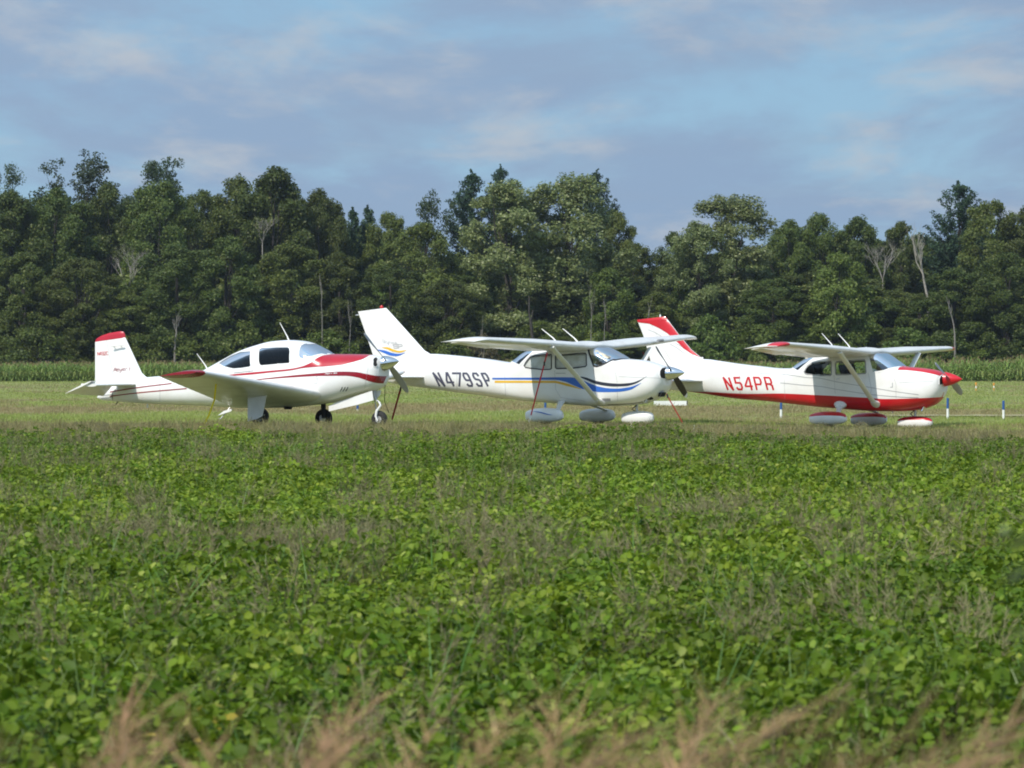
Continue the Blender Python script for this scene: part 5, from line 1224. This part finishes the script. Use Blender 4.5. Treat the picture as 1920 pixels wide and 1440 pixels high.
# ------------------------------------------------------------------ red and white one
cfgC = dict(
    st=[(1221, 690, 727, .05, 2.0), (1255, 685, 731, .12, 2.1), (1290, 680, 734, .18, 2.2), (1325, 673.5, 738.5, .24, 2.4), (1345, 676, 742, .28, 2.5), (1386, 682, 747.5, .35, 2.7), (1430, 687, 751, .42, 2.9), (1469, 690.6, 754.8, .48, 3.3), (1488, 690.5, 757, .50, 3.6), (1505, 680, 759, .52, 4), (1522, 670.5, 760.6, .535, 4.5), (1534, 666, 761.8, .545, 5),
        (1570, 662, 765, .555, 5), (1620, 659, 769, .565, 5), (1644, 658.5, 770.2, .565, 5), (1656, 661.5, 770.6, .56, 4.6), (1678, 675, 770.8, .555, 3.9), (1700, 688, 770.4, .545, 3.2), (1722, 689.6, 768, .53, 2.9), (1745, 692.5, 761.5, .49, 2.7), (1753, 693.8, 757.5, .46, 2.6), (1760, 696, 751.5, .42, 2.6), (1765, 698.5, 745.5, .37, 2.5), (1768.5, 701.5, 739.5, .31, 2.4), (1770, 705, 734, .24, 2.3)],
    rear=z6((255, 520), (272, 485), (300, 452), (340, 428), (420, 418), (520, 414), (527, 425), (527, 545), (518, 554), (400, 552), (272, 540)), door=z6((568, 432), (578, 420), (700, 408), (858, 399), (866, 415), (874, 525), (864, 535), (680, 546), (578, 548), (570, 535)),
    base=z6((940, 524), (985, 520), (1050, 508), (1100, 492), (1150, 478)), post=z6((900, 372))[0], centre=(1702, 688), bl=z6((192, 512), (330, 398)), blc=(1491, 690), seal=M['grey'], seal2=M['white'],
    wl=(1637, 661), wt=(1520, 670), tl=(1480, 645), tt=(1406, 654), ft=(1792, 653), ail=5, tipmats=[M['white2'], M['red']], s0=(1574, 665), s1=(1639, 756), fair=M['white2'], fr=.15, g0=(1575, 761), g1=(1571, 776), legmat=M['white2'], legfair=True,
    p_near=(1553.5, 784.5, -1.32, 67, 25), p_far=(1630, 786.5, 1.32, 65, 25), p_nose=(1716.5, 792, 0, 63, 22), pm=[M['white'], M['red']], n0=(1716, 768), n1=(1716, 784),
    fin=[(1251.5, 598.5, 1196.2, 603.5), (1272, 626, 1206, 628), (1296, 655, 1214, 655), (1314, 670, 1219, 673), (1332, 680, 1222, 688)], st0=(1319, 714), elev=3, floor=(1580, 748), seatx=.30,
    aer=[((1564, 651), (1541, 625), -.15), ((1596, 653), (1571.5, 625.5), 0)], spin=((1772, 711), (1804, 711), .165, M['red']))
C = high_wing('high_wing_airplane', 28, 1590, 82, 'white high wing airplane with red belly, red fin edge, red spinner and clear windows', cfgC)
C.wrap(z5((600, 822), (740, 825), (1200, 845)) + z6((0, 735), (400, 752), (900, 779), (1060, 790), (1300, 785), (1500, 778), (1580, 773), (1620, 769)), M['red'], 'red_belly', False, n=110, rows=26, x_end=C.X1 - .004)
C.wrap(z6((1190, 500), (1250, 501), (1400, 515), (1530, 538), (1600, 555), (1618, 560)), M['red'], 'red_cowl_top', True, n=40, rows=30)
def pin(c, pts, w=.5):
    p = np.array(pts); o = c.band([(x, y - w / 2) for x, y in p], [(x, y + w / 2) for x, y in p], M['grey'], 'grey_pinstripe', rows=2, n=60, off=.006); return o
pin(C, z5((1300, 640), (1540, 650), (1840, 685)) + z6((350, 577), (600, 622), (900, 672), (1200, 720), (1400, 747)), .8)
pin(C, z5((1510, 735), (1880, 765)) + z6((350, 660), (600, 697), (900, 742), (1200, 768), (1400, 777)), .8)
for ch, bl, br, tl in (('N', (985, 800), (1040, 803), (942, 684)), ('5', (1082, 800), (1134, 800), (1050, 684)), ('4', (1170, 802), (1235, 802), (1150, 684)), ('P', (1275, 800), (1335, 802), (1245, 682)), ('R', (1382, 800), (1440, 802), (1350, 682))):
    C.letter(G[ch] if ch != '4' else [[(.85, 0), (.72, 1), (.55, 1), (-.02, .36), (.0, .28), (1.0, .28)]], z5(bl, br, tl), 3.4, M['red'], 'registration_lettering', C.skin_surf)
# red leading edge of the fin
edge = z5((94, 130), (200, 143), (300, 188), (380, 238), (440, 290), (490, 335), (540, 388), (620, 442), (715, 486)); lead = [(1196.8, 603.8), (1224, 601.2), (1249.5, 599.1), (1257.5, 607.6), (1264.5, 617), (1271.6, 626.2), (1283.6, 641), (1295.6, 655.3), (1313, 670)]
V = []; rows = 7
for i in range(33):
    t = i / 32 * 8; j = min(7, int(t)); f = t - j; a = np.array(edge[j]) + (np.array(edge[j + 1]) - np.array(edge[j])) * f; b = np.array(lead[j]) + (np.array(lead[j + 1]) - np.array(lead[j])) * f
    for k in range(rows): q = a + (b - a) * k / (rows - 1) * 1.0; V.append(C.fin_surf(q[0], q[1], .006))
part('red_fin_edge', V, [(i * rows + j, (i + 1) * rows + j, (i + 1) * rows + j + 1, i * rows + j + 1) for i in range(32) for j in range(rows - 1)], M['red'], C.root)
fl, ft_ = C.p3(1251.8, 598.8, 0), C.p3(1196, 604, 0); fu, fv = C.p3(1247.5, 593.5, 0), C.p3(1194.5, 599.5, 0)
fincap(C, [(fl, ft_, (fl - ft_).length), (fu.lerp(fl, .35), fv.lerp(ft_, .35), (fu - fv).length * .95), (fu, fv, (fu - fv).length * .5)], M['red'], 'fin_cap')
for pts in (z5((190, 203), (255, 225), (320, 266)), z5((405, 345), (480, 395), (555, 445)), z5((455, 335), (520, 385), (640, 455))):
    C.letter([[(0, 0), (.5, .42), (1, 1)]], (pts[0], (pts[2][0], pts[0][1]), (pts[0][0], pts[2][1])), .55, M['grey'], 'grey_pinstripe', C.fin_surf)
tube('beacon', [C.p3(1238, 596, 0), C.p3(1238, 592, 0), C.p3(1238, 589.5, 0)], [.018, .022, .012], M['white'], C.root, 10)
C.letter([[(0, .5), (1, .5)]], (z6((578, 595))[0], z6((606, 595))[0], z6((578, 580))[0]), 2.0, M['chrome'], 'door_handle', C.skin_surf)
C.letter([[(1, 1), (1, 0), (0, 0)]], (z6((1118, 672))[0], z6((1138, 672))[0], z6((1118, 628))[0]), .7, M['slate'], 'cowl_latch', C.skin_surf)
C.letter([[(0, 0), (1, 1)]], (z6((1205, 628))[0], z6((1540, 628))[0], z6((1205, 610))[0]), .4, M['grey'], 'cowl_seam', C.skin_surf)
tube('exhaust_pipe', [C.p3(1733, 762, -.2), C.p3(1731, 766, -.2), C.p3(1728, 771, -.22)], [.04, .04, .04], M['chrome'], C.root, 10)
tube('exhaust_bulge', [C.p3(1720, 764, -.14), C.p3(1734, 759, -.16), C.p3(1744, 750, -.12)], [.04, .085, .04], M['red'], C.root, 12)
tube('lamp_bracket', [C.p3(1674, 770, -.2), C.p3(1674, 774.5, -.2)], [.012, .025], M['white'], C.root, 8)
inlet(C, z6((1605, 640), (1605, 590), (1618, 566), (1650, 556), (1656, 575), (1652, 632), (1635, 640), (1618, 648)))
C.blade(1753.5, 681.5, M['propgrey'], .085); C.blade(1804, 739, M['propgrey'], .075)
tube('roof_vent', [C.p3(1618, 657.5, 0), C.p3(1624, 654.5, 0), C.p3(1634, 657, 0)], [.03, .05, .03], M['white'], C.root, 10)
tube('spine_aerial', [C.p3(1469, 691, 0), C.p3(1468, 686.5, 0)], [.015, .01], M['seal'], C.root, 6)
tube('spine_light', [C.p3(1317, 672, 0), C.p3(1317, 669.5, 0)], [.03, .02], M['white'], C.root, 8)

# seams and wear
def seam(c, pts, w=.38, mat='grey', name='panel_seam'):
    P = [np.array(p, float) for p in pts]; o = P[0]
    return c.letter([[tuple(p - o) for p in P]], (o, o + (1, 0), o + (0, 1)), w, M[mat], name, c.skin_surf)
for p in (((1112, 690), (1118, 720), (1121, 748)), ((857, 680), (857, 733)), ((946, 690), (948, 742)), ((1040, 695), (1042, 730), (1051, 745), (1096, 752)), ((1150, 676), (1157, 715), (1158, 752)), ((1160, 706), (1236, 709))): seam(B, p)
for p in (((1386, 690), (1388, 742)), ((1470, 700), (1472, 748)), ((1564, 703), (1566, 738)), ((1628, 699), (1634, 730), (1632, 745)), ((1672, 696), (1680, 720), (1680, 746))): seam(C, p)
for p in (((466, 688), (468, 704)), ((546, 640), (548, 660), (546, 690)), ((592, 692), (594, 712)), ((300, 709), (300, 752)), ((688, 670), (690, 690), (684, 726))): seam(A, p, .34)
M['soot'] = paint('exhaust soot film', (.30, .28, .25), .6, dirt=.2, scale=5)
seam(B, ((1206, 753.5), (1180, 757), (1140, 759)), 1.5, 'soot', 'soot_streak'); seam(C, ((1722, 765), (1690, 768), (1650, 769)), 1.3, 'maroon', 'soot_streak')
# ------------------------------------------------------------------ tie downs, markers, small things
def strap(name, pts, w, mat, label, ratchet=None, end=None):
    o = empty(name, pts[-1]); tag(o, label, 'tie-down strap', 'tie-down straps'); b = Vector(pts[-1])
    P = [Vector(p) - b for p in pts]; tube('webbing', P, w, mat, o, 6, flat=((1, 0, 0), .3))
    if ratchet is not None:
        p = P[0].lerp(P[-1], ratchet); part('ratchet', *box_geo(p, (.035, .035, .09)), M['seal'], o)
    if end: tube('webbing_end', [P[-1] + (P[0] - P[-1]).normalized() * .16, P[-1]], w * 1.25, end, o, 6, flat=((1, 0, 0), .3))
    return o
def dn(v, dz=.02): return Vector((v.x, v.y, float(gz(v.x, v.y)) + dz))
a0 = A.world(A.p3(405, 720, -3.6)); a1 = A.world(A.p3(402, 750, -3.4)); a2 = A.world(A.p3(391, 780, -3.5)); a3 = A.world(A.p3(381, 800, -3.6))
strap('tie_down_strap', [a0, a1, a2, a3], .018, M['strap_yellow'], 'yellow tie-down strap hanging from the maroon tipped wing')
b0 = B.world(B.p3(1026, 661, -2.4)); b3 = B.world(B.p3(992, 792, -2.5)); strap('tie_down_strap', [b0, b0.lerp(b3, .5), b3], .015, M['strap_red'], 'bright red tie-down strap with white end under the near wing of the middle airplane', .16, M['white'])
b0 = B.world(B.p3(1205, 660, 2.4)); b3 = B.world(B.p3(1280, 793, 2.6)); strap('tie_down_strap', [b0, b0.lerp(b3, .5), b3], .014, M['strap_rust'], 'dark rusty tie-down strap below the black propeller of the middle airplane', .62)
b0 = B.world(B.p3(753, 722, 0)); b3 = B.world(B.p3(735, 787, -.1)); strap('tie_down_strap', [b0, b0.lerp(b3, .5), b3], .022, M['strap_rust'], 'dull red tie-down strap under the tail of the middle airplane, beside the nose wheel', .12)
b0 = A.world(A.p3(722, 722, .1)); b3 = A.world(A.p3(729, 774, .5)); strap('tie_rope', [b0, b0.lerp(b3, .5) + Vector((-.05, 0, -.05)), b3], .008, M['rope'], 'thin slack rope hanging under the nose of the maroon striped airplane')
def marker(px, top, bot, label):
    d = F * HC / max(10, bot - YH) ; d = min(d, 118); w = world_at(px, bot, d); g0 = float(gz(w.x, w.y)); h = (bot - top) / F * d
    o = empty('airfield_marker', (w.x, w.y, w.z)); tag(o, label, 'marker', 'blue and white airfield markers'); r = .035
    tube('lower_sleeve', [(0, 0, g0 - w.z - .05), (0, 0, h * .36)], r, M['marker_white'], o, 10); tube('upper_sleeve', [(0, 0, h * .362), (0, 0, h)], r, M['marker_blue'], o, 10); tube('cap', [(0, 0, h), (0, 0, h + .012)], [r * 1.08, r * .8], M['marker_blue'], o, 10)
marker(670.5, 761, 771, 'blue and white marker post seen under the cowl of the maroon striped airplane')
marker(1022.5, 752, 772, 'blue marker post right behind the near wheel pant of the middle airplane')
marker(1464.5, 753, 776, 'blue and white marker post below the red lettering')
marker(1777, 747, 777, 'blue and white marker post just beyond the red spinner, the tallest')
marker(1881.5, 752, 777.5, 'blue and white marker post standing alone nearest the picture edge')
d = 126; w0 = world_at(1226, 756, d); w1 = world_at(1287, 756, d); cx = (w0 + w1) / 2
o = empty('edge_board', (cx.x, cx.y, 0)); tag(o, 'long low white board lying on the turf behind the black propeller', 'board')
part('board', *box_geo((0, 0, cx.z), ((w1 - w0).length, .25, 8.5 / F * d)), M['marker_white'], o); part('board_end', *box_geo(((w1 - w0).length / 2 + .02, 0, cx.z), (.04, .22, 7.5 / F * d)), M['seal'], o)
for sx in (-.45, 0, .45): part('foot', *box_geo((sx, .02, (cx.z - 4.25 / F * d) / 2 - .02), (.06, .15, cx.z - 4.25 / F * d + .03)), M['marker_white'], o)
for px_, top, bot, lab in ((1830, 717, 734, 'orange stake by the corn, nearer to the red spinner'), (1863.5, 718, 732, 'orange stake by the corn, farther from the red spinner')):
    d = 215; w = world_at(px_, bot, d); h = (bot - top) / F * d; o = empty('orange_stake', (w.x, w.y, 0)); tag(o, lab, 'stake', 'orange stakes by the corn')
    tube('post', [(0, 0, -.05), (0, 0, w.z + h)], .035, M['marker_orange'], o, 8); tube('band', [(0, 0, w.z + h * .35), (0, 0, w.z + h * .6)], .042, M['marker_white'], o, 8); tube('head', [(0, 0, w.z + h * .78), (0, 0, w.z + h)], .06, M['marker_orange'], o, 8)
# pale strip of dry turf along the runway edge
w0 = world_at(1690, 776, 100); w1 = world_at(1990, 776, 100)
V = []
for i in range(31):
    x = w0.x + (w1.x - w0.x + 6) * i / 30
    for q in (0, 1): V.append((x, 103 + q * (2.2 + .5 * math.sin(i * 1.7)) , float(gz(x, 103 + q * 2)) + .06))
part('dry_edge', V, [(2 * i, 2 * i + 2, 2 * i + 3, 2 * i + 1) for i in range(30)], paint('dry pale turf', (.42, .38, .22), .95, dirt=.2, scale=2), None); tag(bpy.data.objects['dry_edge'], 'pale dry strip along the taxiway edge', None, None, 'structure')
# blurred weed right in front of the lens
def near_weed():
    d = 3.7; r = random.Random(5); c = world_at(1932, 1040, d); g0 = float(gz(c.x, c.y)); o = empty('leafy_weed', (c.x, c.y, g0)); tag(o, 'out of focus leafy weed reaching in at the picture edge over the bean crop', 'weed')
    top = c.z - g0 + .03; tube('stem', [(.05, 0, 0), (.03, .01, top * .5), (0, 0, top)], [.005, .004, .002], M['blade'], o, 6)
    V = []; Fc = []
    for px_, py_, sz in ((1918, 1030, .022), (1925, 1012, .024), (1898, 1018, .020), (1930, 1065, .030), (1922, 1080, .026), (1880, 1008, .014), (1940, 1120, .03), (1945, 1180, .034), (1950, 1250, .034)):
        w = world_at(px_, py_, d) - Vector((c.x, c.y, g0)); m = rot_xyz(r.gauss(0, .5), r.gauss(.2, .5), 3.1 + r.gauss(0, .5)); v = (LEAFV * sz) @ m.T + np.array(w); q = len(V); V.extend(v); Fc.extend(tuple(i + q for i in f) for f in LEAFF)
        k = len(V); a_ = np.array((.03 * (1 - w.z / top), 0, min(w.z, top))); V.extend([a_, a_ + np.array((0, 0, .002)), np.array(w) + np.array((0, 0, .002)), np.array(w)]); Fc.append((k, k + 1, k + 2, k + 3))
    part('leaves', V, Fc, M['shrubleaf'], o, True)
    w = world_at(1884, 998, d) - Vector((c.x, c.y, g0)); part('flower_head', *tube_geo([w, w + Vector((0, 0, .006))], [.007, .003], 8), M['budstem'], o)
near_weed()
